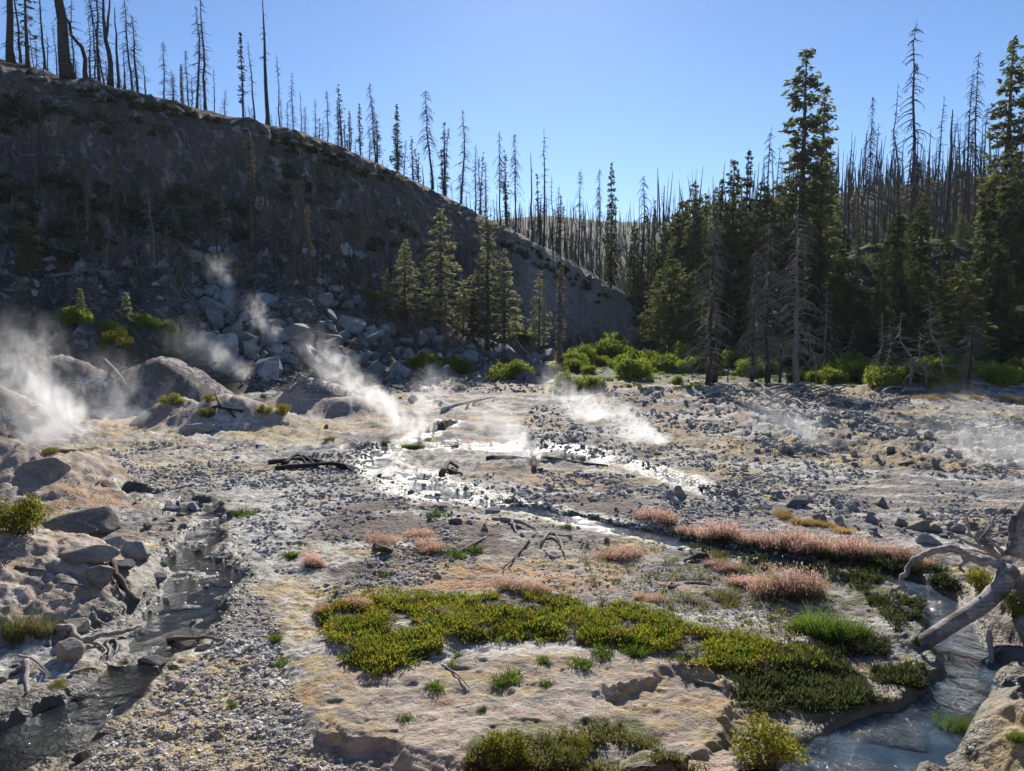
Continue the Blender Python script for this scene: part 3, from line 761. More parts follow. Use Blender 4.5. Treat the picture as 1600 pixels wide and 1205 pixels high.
# loose rocks on the flat
ZONES = [([(1030,770),(1250,770),(1600,800),(1600,850),(1380,850),(1230,800),(1050,790)], 90, (9, 36), 'loose grey rock on the stony bank above the pink grasses'),
         ([(1180,650),(1600,660),(1600,735),(1350,730),(1150,700)], 75, (9, 30), 'loose grey rock in the steaming rubble field on the far right'),
         ([(900,590),(1180,605),(1150,660),(960,655)], 30, (8, 15), 'loose dark rock on the rubble before the burnt trees'),
         ([(210,780),(350,780),(350,960),(420,1010),(330,1050),(220,960)], 45, (9, 20), 'loose stone lying in or beside the left stream'),
         ([(560,740),(800,740),(1000,800),(1000,850),(800,840),(600,800)], 40, (8, 16), 'loose stone around the shining shallows'),
         ([(330,590),(640,560),(700,640),(500,610),(400,625)], 35, (9, 22), 'loose rock between the pale mounds and the talus')]
for poly, n, (a, b), lab in ZONES:
    grp = []
    for u, v in scatter_poly(poly, n, rr):
        p = hit(u, v); q_ = a + (b - a) * rr.random() ** 2.5; s = px(q_, p)
        grp.append((q_, rock('rock', RK[('grey', 'grey', 'talus', 'tan', 'grey_r')[rr.integers(5)]][rr.integers(8)], p, s, lab, lab, .2)))
    rank_labels(grp, lab)

def rock_field(name, pts, sizes, mat, lab, seed, n=8):
    """many small stones, joined: nobody could count them"""
    r = np.random.default_rng(seed)
    base = []
    for i in range(6):
        m = hull_rock('tmp', seed * 31 + i, 13, (1, .8, .6))
        v = np.zeros(len(m.vertices) * 3); m.vertices.foreach_get('co', v); v = v.reshape(-1, 3)
        m.calc_loop_triangles(); f = np.zeros(len(m.loop_triangles) * 3, int); m.loop_triangles.foreach_get('vertices', f)
        base.append((v, f.reshape(-1, 3))); bpy.data.meshes.remove(m)
    VV, FF, off = [], [], 0
    which = r.integers(0, 6, len(pts))
    for k in range(6):
        sel = np.nonzero(which == k)[0]
        if not len(sel): continue
        v, f = base[k]; m = len(sel)
        a = r.uniform(0, 6.28, m); tx = r.uniform(-.5, .5, m)
        ca, sa = np.cos(a)[:, None], np.sin(a)[:, None]; ct, st = np.cos(tx)[:, None], np.sin(tx)[:, None]
        x, y, z = v[:, 0][None], v[:, 1][None], v[:, 2][None]
        y2, z2 = y * ct - z * st, y * st + z * ct
        x2, y3 = x * ca - y2 * sa, x * sa + y2 * ca
        w = np.stack([x2, y3, z2], -1) * sizes[sel][:, None, None] + pts[sel][:, None, :]
        VV.append(w.reshape(-1, 3)); FF.append((f[None] + (np.arange(m) * len(v))[:, None, None] + off).reshape(-1, 3)); off += m * len(v)
    o = obj(name, make_mesh(name, np.vstack(VV), [np.vstack(FF)]), mat)
    return tag(o, lab, None, None, 'stuff')
def hits(uv):
    """hit() for many photo pixels at once"""
    uv = np.asarray(uv, float); x, y, w = ray(uv[:, 0], uv[:, 1]); s_ = x / y
    c = np.clip(np.searchsorted(S, s_), 1, NC - 1); c = np.where(np.abs(S[c - 1] - s_) < np.abs(S[c] - s_), c - 1, c)
    out = np.zeros((len(uv), 3))
    for a in range(0, len(uv), 2000):
        e = slice(a, a + 2000); z = CAMZ + YS[:, None] * (w / y)[e][None, :]; g = GZg[:, c[e]]; m = g >= z
        i = np.where(m.any(0), m.argmax(0), NR - 1); i = np.maximum(i, 1); j = np.arange(len(i))
        d1 = z[i - 1, j] - g[i - 1, j]; d0 = g[i, j] - z[i, j]; f = np.clip(d1 / (d0 + d1 + 1e-9), 0, 1)
        Yv = YS[i - 1] + (YS[i] - YS[i - 1]) * f
        out[e] = np.stack([s_[e] * Yv, Yv, g[i - 1, j] * (1 - f) + g[i, j] * f], 1)
    return out
def field(poly, n, smin, smax, pw, seed, filt=True):
    r = np.random.default_rng(seed); p = hits(scatter_poly(poly, n, r))
    keep = np.ones(len(p), bool)
    if filt: keep &= ~((p[:, 2] < WZ - .03) & (p[:, 1] < 40))
    if 50 < seed < 60:
        kx = np.where(p[:, 1] > 20, .55, 1.1)
        keep &= r.random(len(p)) <= sstep(.40, .60, fbm(p[:, 0] * kx, p[:, 1] * kx * .7, 3, 91) * .5 + .5)
    p = p[keep]; sz_ = (smin + (smax - smin) * r.random(len(p)) ** pw) * p[:, 1] / FPX
    p[:, 2] -= sz_ * .02
    return p, sz_
def fields(name, specs, mat, lab, seed):
    a = [field(*s, seed + i) for i, s in enumerate(specs)]
    rock_field(name, np.vstack([x for x, _ in a]), np.concatenate([y for _, y in a]), mat, lab, seed)
t_ = NT('gravel'); pp = t_.pos(); nn_ = t_.voro(pp, 9, 'F1', 'Color'); sc_ = t_.new('ShaderNodeSeparateColor'); t_.link(nn_, sc_.inputs[0])
M['gravel'] = t_.finish(t_.ramp(sc_.outputs[0], [(0, (.17, .16, .15)), (.4, (.34, .315, .285)), (.75, (.48, .445, .395)), (1, (.66, .62, .55))]), .85, t_.bump(t_.noise(pp, 40, 3), .5, .02), .3)
t_ = NT('rubble'); pp = t_.pos(); nn_ = t_.noise(pp, 2.5, 5, .7)
M['rubble'] = t_.finish(t_.ramp(nn_, [(.3, (.17, .16, .15)), (.5, (.33, .31, .285)), (.7, (.52, .49, .45))]), .9, t_.bump(t_.noise(pp, 14, 4), .6, .05), .2)
fields('gravel', [([(120,1210),(215,1110),(260,1060),(330,1015),(400,985),(440,1010),(465,1090),(490,1170),(620,1210)], 5600, 2.5, 15, 2.6),
                  ([(330,960),(430,950),(440,1020),(330,1030)], 500, 4, 12, 2.), ([(230,830),(360,810),(420,950),(330,960)], 700, 3, 10, 2.),
                  ([(560,740),(760,740),(1000,830),(760,820),(600,790)], 900, 3, 9, 2.), ([(950,800),(1200,800),(1300,880),(1050,850)], 700, 3, 9, 2.), ([(700,950),(1250,950),(1250,1010),(1080,990)], 500, 3, 9, 2.)], M['gravel'], 'grey river gravel of the bar beside the left stream', 41)
fields('grit', [([(480,1010),(1150,1040),(1140,1200),(500,1190)], 900, 1.2, 5, 3.), ([(0,840),(200,850),(210,980),(0,1000)], 500, 1.2, 6, 3.), ([(0,700),(230,760),(220,820),(0,830)], 400, 1.2, 5, 3.), ([(1450,1110),(1600,1080),(1600,1200),(1430,1200)], 300, 1.5, 6, 3.)], M['gravel'], 'loose grit lying on the clay banks', 45)
fields('rubble', [([(350,730),(700,790),(760,900),(520,930),(440,900),(360,820)], 5600, 2.5, 13, 2.8), ([(150,690),(600,690),(560,760),(240,770)], 3900, 2.5, 12, 2.8), ([(780,735),(1200,740),(1600,760),(1600,840),(1250,800),(1000,830),(800,790)], 8200, 2.5, 15, 3.0),
                  ([(880,600),(1250,610),(1600,650),(1600,750),(1000,740),(800,690),(830,640)], 8200, 2.5, 13, 2.6), ([(1180,640),(1600,655),(1600,735),(1180,700)], 3400, 3, 18, 2.4), ([(850,840),(1100,850),(1050,930),(700,930)], 900, 3, 8, 2.)], M['rubble'], 'loose grey rubble strewn over the valley floor', 51)
fields('talus_rubble', [([(270,460),(420,450),(560,495),(640,540),(780,550),(880,570),(870,615),(640,612),(560,620),(400,610),(290,570)], 3200, 4, 14, 2.), ([(200,340),(620,380),(660,500),(420,470),(200,460)], 1400, 3, 9, 2.), ([(0,380),(290,400),(280,480),(0,480)], 500, 3, 9, 2.), ([(780,380),(980,470),(980,520),(860,520)], 300, 2, 6, 2.)], M['rock_talus'], 'smaller broken stones between the talus boulders', 61)

# ------------------------------------------------------------------ trees
def trunk_path(H, r, n=11, wob=.012, crook=None):
    z = np.linspace(0, 1, n); o = np.zeros((n, 3)); o[:, 2] = z * H
    w = np.cumsum(r.normal(size=(n, 2)) * wob * H, 0) * .45; w -= w[0]
    o[:, :2] = w
    if crook:
        for zc, dx in crook: o[:, 0] += dx * H * sstep(zc - .06, zc + .06, z)
    return o
def along(path, t):
    t = np.asarray(t) * (len(path) - 1); i = np.clip(t.astype(int), 0, len(path) - 2); f = (t - i)[..., None]
    return path[i] * (1 - f) + path[i + 1] * f
def make_snag(name, seed, H=16., r0=.26, nb=60, bl=1.5, droop=.6, twig=2, broken=False, zlo=.2, crook=None, bark='bark_burnt', bbark=None, up=.1, brad=.03, fork=False, curl=0.):
    r = np.random.default_rng(seed); bl *= 1.25; brad *= 1.45; nb = int(nb * 1.25)
    path = trunk_path(H, r, crook=crook); t = np.linspace(0, 1, len(path))
    rad = r0 * ((1 - t) ** .8 * .92 + (.22 if broken else .05)); rad[0] *= 1.25
    tm = MB(); tm.tube(path, rad, 7)
    if fork:
        p2 = path[int(len(path) * .45):].copy(); k = np.linspace(0, 1, len(p2)); p2[:, 0] += k ** .7 * .06 * H; p2[:, 2] -= k * .07 * H
        tm.tube(p2, rad[-len(p2):] * .75, 6)
    bm = MB()
    tt = zlo + (1 - zlo) * r.random(nb) ** .85
    for q in tt:
        if q > .985: continue
        b = along(path, q); az = r.uniform(0, 6.283); L = bl * (.25 + .75 * (1 - q) ** .6) * r.uniform(.35, 1.15)
        if r.random() < .2: L *= .4
        d = np.array([math.cos(az), math.sin(az), 0]); k = np.linspace(0, 1, 5)[:, None]
        pts = b + d * L * (k - .12 * curl * k ** 3) + np.array([0, 0, 1.]) * L * (up * k - droop * k ** 2 + curl * .35 * k ** 4) + r.normal(size=(5, 3)) * .035 * L * k
        bm.tube(pts, np.linspace(brad * 1.3, brad * .35, 5) * (.7 + .5 * L / bl), 3, False)
        for _ in range(int(twig * L / bl * 2 + r.random())):
            s = r.uniform(.3, 1); c = along(pts, s); e = rdirs(1, r)[0] * np.array([1, 1, .4]); e = e * L * .22 + d * L * .1 + np.array([0, 0, -L * .22 * droop])
            bm.tube(np.array([c, c + e * .6, c + e + np.array([0, 0, -.06 * L])]), np.array([.8, .6, .3]) * brad * .6, 3, False)
    return [('trunk', tm.mesh(name + '_trunk', True), M[bark]), ('crown', bm.mesh(name + '_crown'), M[bbark or bark])]

def make_conifer(name, seed, H=18., r0=.28, W=2.6, shape=.75, levels=40, nb=6, cl=.34, droop=.25, zlo=.12, leaf='fir', bark='bark_brown', gap=.15, top=.35, dens=1.0, ragged=.35, dead_low=0):
    r = np.random.default_rng(seed)
    path = trunk_path(H, r, wob=.004); t = np.linspace(0, 1, len(path))
    tm = MB(); tm.tube(path, r0 * ((1 - t) ** .85 + .04), 7)
    bm = tm; C, A, B = [], [], []
    lv = np.linspace(zlo, .99, levels) + r.normal(size=levels) * .006
    lobes = r.uniform(.6, 1.15, (4, 8))
    for i, q in enumerate(lv):
        q = min(q, .995); b = along(path, q)
        rel = (q - zlo) / (1 - zlo)
        Wq = W * ((1 - rel) ** shape * .95 + .04) * (1. if rel > .1 else .6 + 4 * rel)
        for j in range(nb if q < .9 else 4):
            if r.random() < gap: continue
            az = r.uniform(0, 6.283); L = Wq * (1 - ragged * r.random()) * lobes[min(3, int(rel * 4)), int(az / 6.284 * 8)]
            if L < .12: L = .12
            d = np.array([math.cos(az), math.sin(az), 0]); up = (.35 if rel > .75 else .05)
            k = np.linspace(0, 1, 4)[:, None]
            pts = b + d * L * k + np.array([0, 0, 1.]) * L * (up * k - droop * k ** 1.6)
            bm.tube(pts, np.linspace(.035, .01, 4), 3, False)
            n = max(2, int(L / cl * 1.7 * dens))
            s = r.uniform(.22, 1.03, n) ** .8; c = along(pts, np.clip(s, 0, 1))
            side = np.array([-d[1], d[0], 0]); off = r.normal(size=(n, 1)) * side * L * .16 * (1.15 - s)[:, None] + r.normal(size=(n, 3)) * cl * .22
            c = c + off
            for _ in range(3):
                dirn = d[None] * .8 + side[None] * r.normal(size=(n, 1)) * .7 + np.array([0, 0, -.18]) + r.normal(size=(n, 3)) * .35
                dirn /= np.linalg.norm(dirn, axis=1)[:, None]
                wv = np.cross(dirn, rdirs(n, r)); wv /= np.linalg.norm(wv, axis=1)[:, None] + 1e-6
                sz = cl * r.uniform(.45, 1.1, (n, 1))
                C.append(c + r.normal(size=(n, 3)) * cl * .18); A.append(dirn * sz * .75); B.append(wv * sz * .30)
    V, F = diamonds(np.vstack(C), np.vstack(A), np.vstack(B))
    crown = make_mesh(name + '_crown', V, [F])
    return [('trunk', tm.mesh(name + '_trunk', True), M[bark]), ('crown', crown, M[leaf])]

TR = {}
TR['bare'] = [make_snag('bare_snag', 300 + i, 15, .22, 16, .7, .3, 0, i % 2 == 0, .35, brad=.03) for i in range(3)]
TR['thick'] = [make_snag('thick_snag', 310 + i, 24, .62, 34, 1.7, .4, 1, False, .3, brad=.05) for i in range(2)]
TR['lacy'] = [make_snag('lacy_snag', 320 + i, 16, .2, 120, 1.5, .55, 3, False, .12, brad=.026, up=.05) for i in range(4)]
TR['twig'] = [make_snag('twig_snag', 330 + i, 14, .17, 55, 1.0, .35, 1, False, .25, brad=.025) for i in range(4)]
TR['umbrella'] = [make_snag('drooping_snag', 340 + i, 18, .28, 110, 2.4, .75, 3, False, .35, brad=.035, up=.12) for i in range(3)]
TR['crook'] = [make_snag('crooked_snag', 350, 22, .36, 40, 1.6, .35, 1, False, .3, [(.32, -.07), (.55, -.05)], brad=.04), make_snag('crooked_snag_b', 351, 20, .28, 60, 1.6, .5, 2, False, .35, [(.6, -.05), (.8, .04)], brad=.035)]
TR['fork'] = [make_snag('forked_snag', 355, 22, .42, 30, 1.5, .4, 1, False, .35, fork=True, brad=.04)]
TR['grey'] = [make_snag('grey_dead', 360 + i, 13, .19, 190, 1.7, .85, 3, False, .1, bark='bark_burnt', bbark='bark_grey', up=.2, brad=.022, curl=.5) for i in range(3)]
TR['curl'] = [make_snag('curled_dead', 370 + i, 14, .22, 150, 2.4, .9, 3, False, .18, bark='bark_grey', bbark='bark_grey', up=.3, brad=.028, curl=.8) for i in range(2)]
TR['small'] = [make_snag('small_dead', 380 + i, 6, .09, 60, 1.0, .5, 2, False, .15, [(.5, .08 * (1 - 2 * (i % 2)))], bark='bark_grey', bbark='bark_grey', brad=.016, up=.15) for i in range(3)]
TR['fir'] = [make_conifer('fir', 400 + i, 18, .26, 2.7, .7, 44, 6, .40, .3, .08, 'fir', gap=.12) for i in range(3)]
TR['thin'] = [make_conifer('narrow_fir', 410 + i, 16, .22, 1.25, .55, 36, 5, .34, .35, .2, 'fir', gap=.25, ragged=.5) for i in range(3)]
TR['pine'] = [make_conifer('pine', 420 + i, 13, .2, 3.0, .72, 40, 6, .26, .12, .16, 'pine', gap=.2, ragged=.4, dens=1.0) for i in range(4)]
TR['dark'] = [make_conifer('dark_fir', 430 + i, 16, .28, 4.0, .6, 42, 7, .46, .28, .03, 'fir', gap=.08, dens=1.1) for i in range(3)]
TR['big'] = [make_conifer('tall_pine', 440 + i, 26, .5, 4.6, .6, 52, 7, .55, .15, .22, 'olive', gap=.22, ragged=.5) for i in range(3)]
TR['olive'] = [make_conifer('olive_pine', 450 + i, 13, .22, 3.2, .5, 36, 6, .42, .15, .25, 'olive', gap=.2, ragged=.45) for i in range(3)]
TR['sparse'] = [make_conifer('sparse_fir', 460 + i, 15, .24, 1.7, .6, 26, 5, .36, .45, .2, 'fir', gap=.45, ragged=.6, bark='bark_burnt') for i in range(3)]
TR['column'] = [make_conifer('dry_column', 470 + i, 10, .16, .65, .3, 40, 7, .26, .8, .05, 'dry', gap=.1, bark='bark_grey') for i in range(2)]
TR['sapling'] = [make_conifer('young_fir', 480 + i, 4, .06, 1.0, .8, 20, 6, .2, .15, .05, 'pine', gap=.1) for i in range(2)]
NOM = {'bare': 15, 'thick': 24, 'lacy': 16, 'twig': 14, 'umbrella': 18, 'crook': 22, 'fork': 22, 'grey': 13, 'curl': 14, 'small': 6, 'fir': 18, 'thin': 16, 'pine': 13, 'dark': 16, 'big': 26, 'olive': 13, 'sparse': 15, 'column': 10, 'sapling': 4}
TNAME = {'fir': 'fir_tree', 'thin': 'fir_tree', 'dark': 'fir_tree', 'sparse': 'fir_tree', 'pine': 'pine_tree', 'big': 'pine_tree', 'olive': 'pine_tree', 'sapling': 'young_fir', 'column': 'dead_tree', 'grey': 'dead_tree', 'curl': 'dead_tree', 'small': 'dead_tree'}
tcount = {}
rt = np.random.default_rng(77)
def tree(kind, u, vtop, D, label, group=None, wide=1.0, lean=0., var=None):
    """a tree standing on the terrain at photo column u and depth D whose tip reaches photo row vtop"""
    top = P(u, vtop, D); z0 = hz(top.x, D) - .15
    h = max(1.2, top.z - z0); k = h / NOM[kind]
    tcount[kind] = tcount.get(kind, -1) + 1
    parts = TR[kind][(tcount[kind] if var is None else var) % len(TR[kind])]
    x0 = top.x - math.tan(lean) * h
    w = k ** .6 * wide
    place(TNAME.get(kind, 'burnt_tree'), parts, (x0, D, z0), (w, w, k), rt.uniform(0, 6.28) if kind not in ('crook', 'fork') else 0., label, 'tree', group, (0, lean))
def crest(u): return float(np.interp(u, LU, L_C))

LR = 'standing dead on the left cliff rim'
for kind, u, vt, dd, lab, wide, lean in [
    ('thick', 8, -150, 1, 'thick bare trunk at the far left end of the cliff rim', .9, .02), ('sparse', 34, -60, 1, 'fir with ragged dark foliage on the rim between two thick trunks', 1.2, 0),
    ('twig', 58, -60, 4, 'thin snag just left of the thickest leaning trunk on the rim', 1, -.02), ('thick', 72, -190, 0, 'thickest dark trunk on the cliff rim, leaning slightly', 1.25, -.06),
    ('twig', 92, -40, 3, 'slim twiggy snag close right of the thickest trunk', 1, 0), ('twig', 108, -20, 3, 'slender snag with short twigs left of the crooked trunk', .8, 0), ('crook', 118, -60, 1, 'crooked charred trunk bending to the left on the rim', 1.1, -.04),
    ('lacy', 147, -50, 4, 'grey snag thick with hanging twigs behind the crooked trunk', 1.1, 0), ('fork', 155, -50, 0, 'forked charred trunk leaning left on the rim', 1.1, -.05), ('bare', 180, 12, 2, 'straight bare pole snag right of the forked trunk', 1, 0),
    ('bare', 188, 62, 1, 'short leaning snag at the foot of the forked trunk', .9, -.03), ('lacy', 211, 22, 2, 'twin stemmed lacy snag standing clear against the sky', 1.2, 0), ('lacy', 253, 62, 3, 'slim lacy snag alone in the sky gap', .8, 0),
    ('column', 283, 100, 3, 'short brown snag with clinging dead needles on the rim', .8, 0), ('lacy', 301, 4, 1, 'tall bushy snag, left one of a close pair', 1., 0), ('twig', 315, -20, 2, 'tall thin snag, right one of a close pair', 1.1, 0),
    ('twig', 332, 104, 2, 'small twiggy snag just right of the tall close pair', .8, 0), ('thin', 376, 52, -2, 'narrow live fir growing below the rim with its tip in the sky', .85, 0), ('twig', 388, 64, 0, 'thin dark snag touching the narrow live fir', 1, -.05),
    ('thick', 408, -14, 2, 'tall snag with stubby branches standing alone on the rim', .62, -.02), ('twig', 434, 84, 2, 'thin snag right of the tall stubby one', .8, 0), ('lacy', 455, 112, 2, 'twiggy snag behind the rim boulders', .7, 0), ('twig', 470, 142, 3, 'short thin snag behind the rim boulders', .7, 0),
    ('lacy', 491, 154, 2, 'slim brown snag, first after the rim boulders', .7, 0), ('lacy', 510, 140, 1, 'snag with drooping twigs on the slope of the rim', .8, 0), ('sparse', 527, 133, 0, 'leaning snag with scraps of dark needles', .9, -.06),
    ('thin', 545, 172, 1, 'small live fir, left of a pair on the rim', .8, 0), ('thin', 562, 163, 1, 'small live fir, right of a pair on the rim', .9, 0), ('umbrella', 578, 128, -1, 'snag with a bent over tip and a skirt of twigs', .6, -.06), ('sparse', 588, 190, -3, 'half dead fir with brown skirt below the bent tip snag', 1.3, 0),
    ('fir', 620, 163, -2, 'dense dark live fir standing alone on the rim', .75, 0), ('umbrella', 667, 140, -3, 'large dead fir with layered drooping branches and leaning double trunk', .8, -.05), ('lacy', 719, 168, -3, 'tall dead fir with short drooping branches above the pale pines', 1.0, 0),
    ('lacy', 742, 226, -2, 'medium lacy snag right of the short branched dead fir', .8, 0), ('lacy', 760, 250, -4, 'snag rising behind the tallest pale pine', .8, 0), ('umbrella', 782, 204, -2, 'dead fir with umbrella shaped top, left of two', .6, 0), ('umbrella', 806, 206, -2, 'dead fir with umbrella shaped top, right of two', .62, 0),
    ('bare', 832, 240, 0, 'bare pole snag before the tall black one', .8, 0), ('twig', 847, 202, -2, 'tall black snag with few stubs at mid slope', 1.1, -.02), ('twig', 861, 270, 0, 'thin leaning snag right of the tall black one', .8, -.03), ('lacy', 905, 262, -2, 'slim lacy snag above the eroded bank', .8, 0), ('sparse', 876, 306, 0, 'short snag with scraps of needles above the eroded bank', .8, 0),
    ('umbrella', 939, 262, -3, 'black snag with drooping arms close left of a dark fir', .55, 0), ('fir', 957, 256, -4, 'dark pointed live fir at the end of the eroded bank', .75, 0), ('umbrella', 1008, 272, -4, 'broad dead fir with clawlike top at the valley mouth', .8, 0), ('dark', 992, 345, -4, 'dense nearly black fir at the valley mouth', .62, 0), ('sparse', 1022, 315, 0, 'half dead fir behind the clawlike one', .9, 0),
    ('bare', 1040, 290, 12, 'bare straight pole in the sky gap of the valley mouth', 1.1, 0)]:
    tree(kind, u, vt, crest(u) + dd, lab, LR, wide, lean)
# thin snags filling the rim, not told apart
for a, b, n, lo, hi, lab in [(0, 200, 40, 4, 13, 'thin grey snag in the thicket behind the thick trunks at the left'), (200, 500, 34, 2, 7, 'small thin snag in the sparse row along the rim'), (490, 700, 40, 3, 9, 'thin snag among the firs on the falling rim'), (690, 1010, 75, 4, 12, 'thin black snag in the dense stand above the eroded bank')]:
    for i in range(n):
        u = a + (b - a) * (i + rt.random()) / n; D = crest(u) + rt.uniform(2, 14); h = lo * .6 + (hi * 1.15 - lo * .6) * rt.random() ** 1.5
        z = hz((u - CU) / FPX * D, D); vt = pix((u - CU) / FPX * D, D, z + h)[1]
        tree(['bare', 'twig', 'lacy', 'lacy', 'sparse' if u > 490 else 'twig'][rt.integers(5)], u, vt, D, lab, lab, rt.uniform(.6, 1.1), rt.normal() * .05)
# pale pines and others at the foot of the cliff
for kind, u, vt, vb, lab, wide, lean in [
    ('pine', 632, 374, 505, 'pale pine, leftmost and slender, of the group before the cliff', 1.15, 0), ('pine', 688, 326, 528, 'broad pale pine with layered branches, second of the group before the cliff', 1.25, 0), ('pine', 762, 330, 545, 'tall pale pine with a visible dark trunk in the middle of the group', 1.2, 0),
    ('pine', 788, 388, 548, 'pale pine leaning on the tall one from the right', 1.1, 0), ('pine', 724, 438, 525, 'small pale pine between the broad and the tall one', 1.0, 0), ('pine', 605, 420, 498, 'dim young pine left of the slender pale one', 1.0, 0), ('fir', 740, 455, 530, 'small dark fir under the tall pale pine', 1.0, 0),
    ('pine', 843, 424, 560, 'single narrow pale pine before the eroded bank', .85, 0), ('column', 875, 412, 578, 'dead tree column with clinging grey needles beside the narrow pine', .95, 0), ('column', 650, 455, 548, 'dead grey column tree in front of the slender pale pine', .95, 0), ('column', 695, 470, 570, 'dead grey trunk with needles standing in the talus boulders', .7, 0),
    ('sapling', 197, 458, 502, 'young fir among green bushes on the left knoll', 1.2, 0), ('sapling', 125, 452, 500, 'grey green young fir beside the fallen dead tree', 1.0, 0), ('olive', 42, 345, 440, 'dim young pine in the shade at the left edge', .9, 0), ('sapling', 345, 246, 272, 'bright little fir clinging to the cliff', 1.0, 0), ('column', 390, 205, 392, 'dead column tree hanging on the cliff below the narrow fir', .9, 0), ('bare', 362, 240, 375, 'thin pale pole standing in front of the cliff', .5, 0), ('sapling', 500, 240, 280, 'bright little fir high on the slope', 1., 0), ('sapling', 560, 330, 372, 'bright little fir low on the shaded slope', 1., 0)]:
    p = hit(u, vb)
    tree(kind, u, vt, p.y, lab, 'trees at the foot of the cliff', wide, lean)
# right hand forest
for kind, u, vt, D, lab, wide, lean in [
    ('big', 1260, 76, 88, 'tallest live pine rising far above the others, main stem', 1.0, 0), ('big', 1288, 138, 90, 'tall live pine joined to the tallest one on its right', .8, 0), ('lacy', 1240, 205, 90, 'dead top poking out left of the tallest live pine', .8, 0),
    ('dark', 1060, 330, 112, 'dark fir, leftmost of the right hand wood', .62, 0), ('big', 1088, 284, 104, 'rounded dark pine at the valley side of the right hand wood', .8, 0), ('fir', 1073, 316, 108, 'narrow fir between two dark crowns at the valley side', .7, 0), ('fir', 1127, 284, 100, 'dark pine beside the small cloud', .8, 0), ('big', 1148, 250, 97, 'thinning pine with see through top', .75, 0), ('fir', 1172, 234, 96, 'black pointed fir standing out of the wood', .75, 0),
    ('lacy', 1199, 196, 98, 'dead spire with fine twigs above the wood', .8, 0), ('twig', 1212, 226, 100, 'thin dead spire right of the fine twigged one', .9, 0), ('olive', 1195, 290, 90, 'broad olive pine in the middle of the wood', 1.1, 0), ('olive', 1222, 300, 92, 'olive pine under the tallest live pine', 1.0, 0), ('big', 1300, 255, 96, 'dark pine right of the joined pair', .7, 0),
    ('olive', 1050, 405, 90, 'loose rounded pine before the valley mouth', 1.35, 0), ('olive', 1085, 425, 84, 'rounded pine with pale branch tips behind the green bushes', 1.2, 0), ('olive', 1030, 430, 98, 'leafy dark tree beside the eroded bank', 1.2, 0),
    ('dark', 1320, 360, 88, 'small black fir under the burnt ridge', .7, 0), ('dark', 1404, 320, 90, 'black layered fir, left of the dark pair on the bank', .8, 0), ('dark', 1442, 300, 92, 'dark bushy fir, right of the dark pair on the bank', .85, 0), ('dark', 1375, 395, 86, 'low dark fir in the shade of the bank', .8, 0), ('olive', 1310, 418, 80, 'brownish young pine in the shade of the bank', .6, 0), ('olive', 1385, 432, 80, 'brown topped young pine in the shade, right of the other', .6, 0),
    ('olive', 1506, 410, 63, 'olive pine with a full crown on the flat at the right', 1.35, 0), ('big', 1580, 62, 88, 'tall live pine at the right edge', .95, 0), ('dark', 1545, 290, 84, 'dark fir behind the full crowned olive pine', .8, 0), ('dark', 1592, 250, 80, 'dense dark fir filling the right edge', .9, 0), ('dark', 1570, 380, 76, 'low dark fir at the right edge', .7, 0), ('dark', 1280, 380, 84, 'dark fir behind the curled dead tree', .75, 0), ('dark', 1235, 350, 86, 'dark fir behind the pale trunked dead tree', .8, 0), ('dark', 1350, 440, 80, 'low black fir at the foot of the bank', .8, 0), ('dark', 1430, 410, 80, 'low broad fir under the dark pair', .9, 0), ('dark', 1470, 430, 78, 'low fir left of the olive pine', .8, 0)]:
    tree(kind, u, vt, D, lab, 'live trees of the right hand wood', wide, lean)
for a, b, n, d0, d1, v0, v1, kinds, lab in [(985, 1075, 12, 118, 150, 330, 420, ('fir', 'dark', 'sparse'), 'dark conifer packed in the notch of the valley mouth'), (1060, 1240, 14, 104, 124, 290, 370, ('fir', 'big', 'olive'), 'conifer packed in the middle rows of the right hand wood'), (1300, 1620, 16, 108, 118, 330, 400, ('olive', 'dark', 'fir'), 'dim conifer in the shade of the right hand bank'), (1290, 1620, 14, 82, 100, 400, 470, ('dark', 'dark', 'olive'), 'low dark conifer at the foot of the right hand bank'), (1280, 1620, 12, 130, 180, 230, 320, ('sparse', 'fir', 'column'), 'conifer with thin crown among the burnt snags of the right ridge')]:
    for i in range(n):
        tree(kinds[rt.integers(3)], a + (b - a) * (i + rt.random()) / n, rt.uniform(v0, v1), rt.uniform(d0, d1), lab, lab, rt.uniform(.6, .9), rt.normal() * .015)
for i in range(72):
    u = rt.uniform(10, 780); v = 190 + (u * .42) + rt.uniform(20, 170); p = hit(u, min(v, 440)); kd = ('twig', 'bare', 'sapling', 'column', 'small')[rt.integers(5)]; h = rt.uniform(1.2, 2.4) if kd == 'sapling' else rt.uniform(2.5, 6.5)
    tree(kd, u, pix(p.x, p.y, p.z + h)[1], p.y, 'small dim tree or pole scattered on the shaded cliff', 'small trees scattered on the shaded cliff', rt.uniform(.6, 1.), rt.normal() * .08)
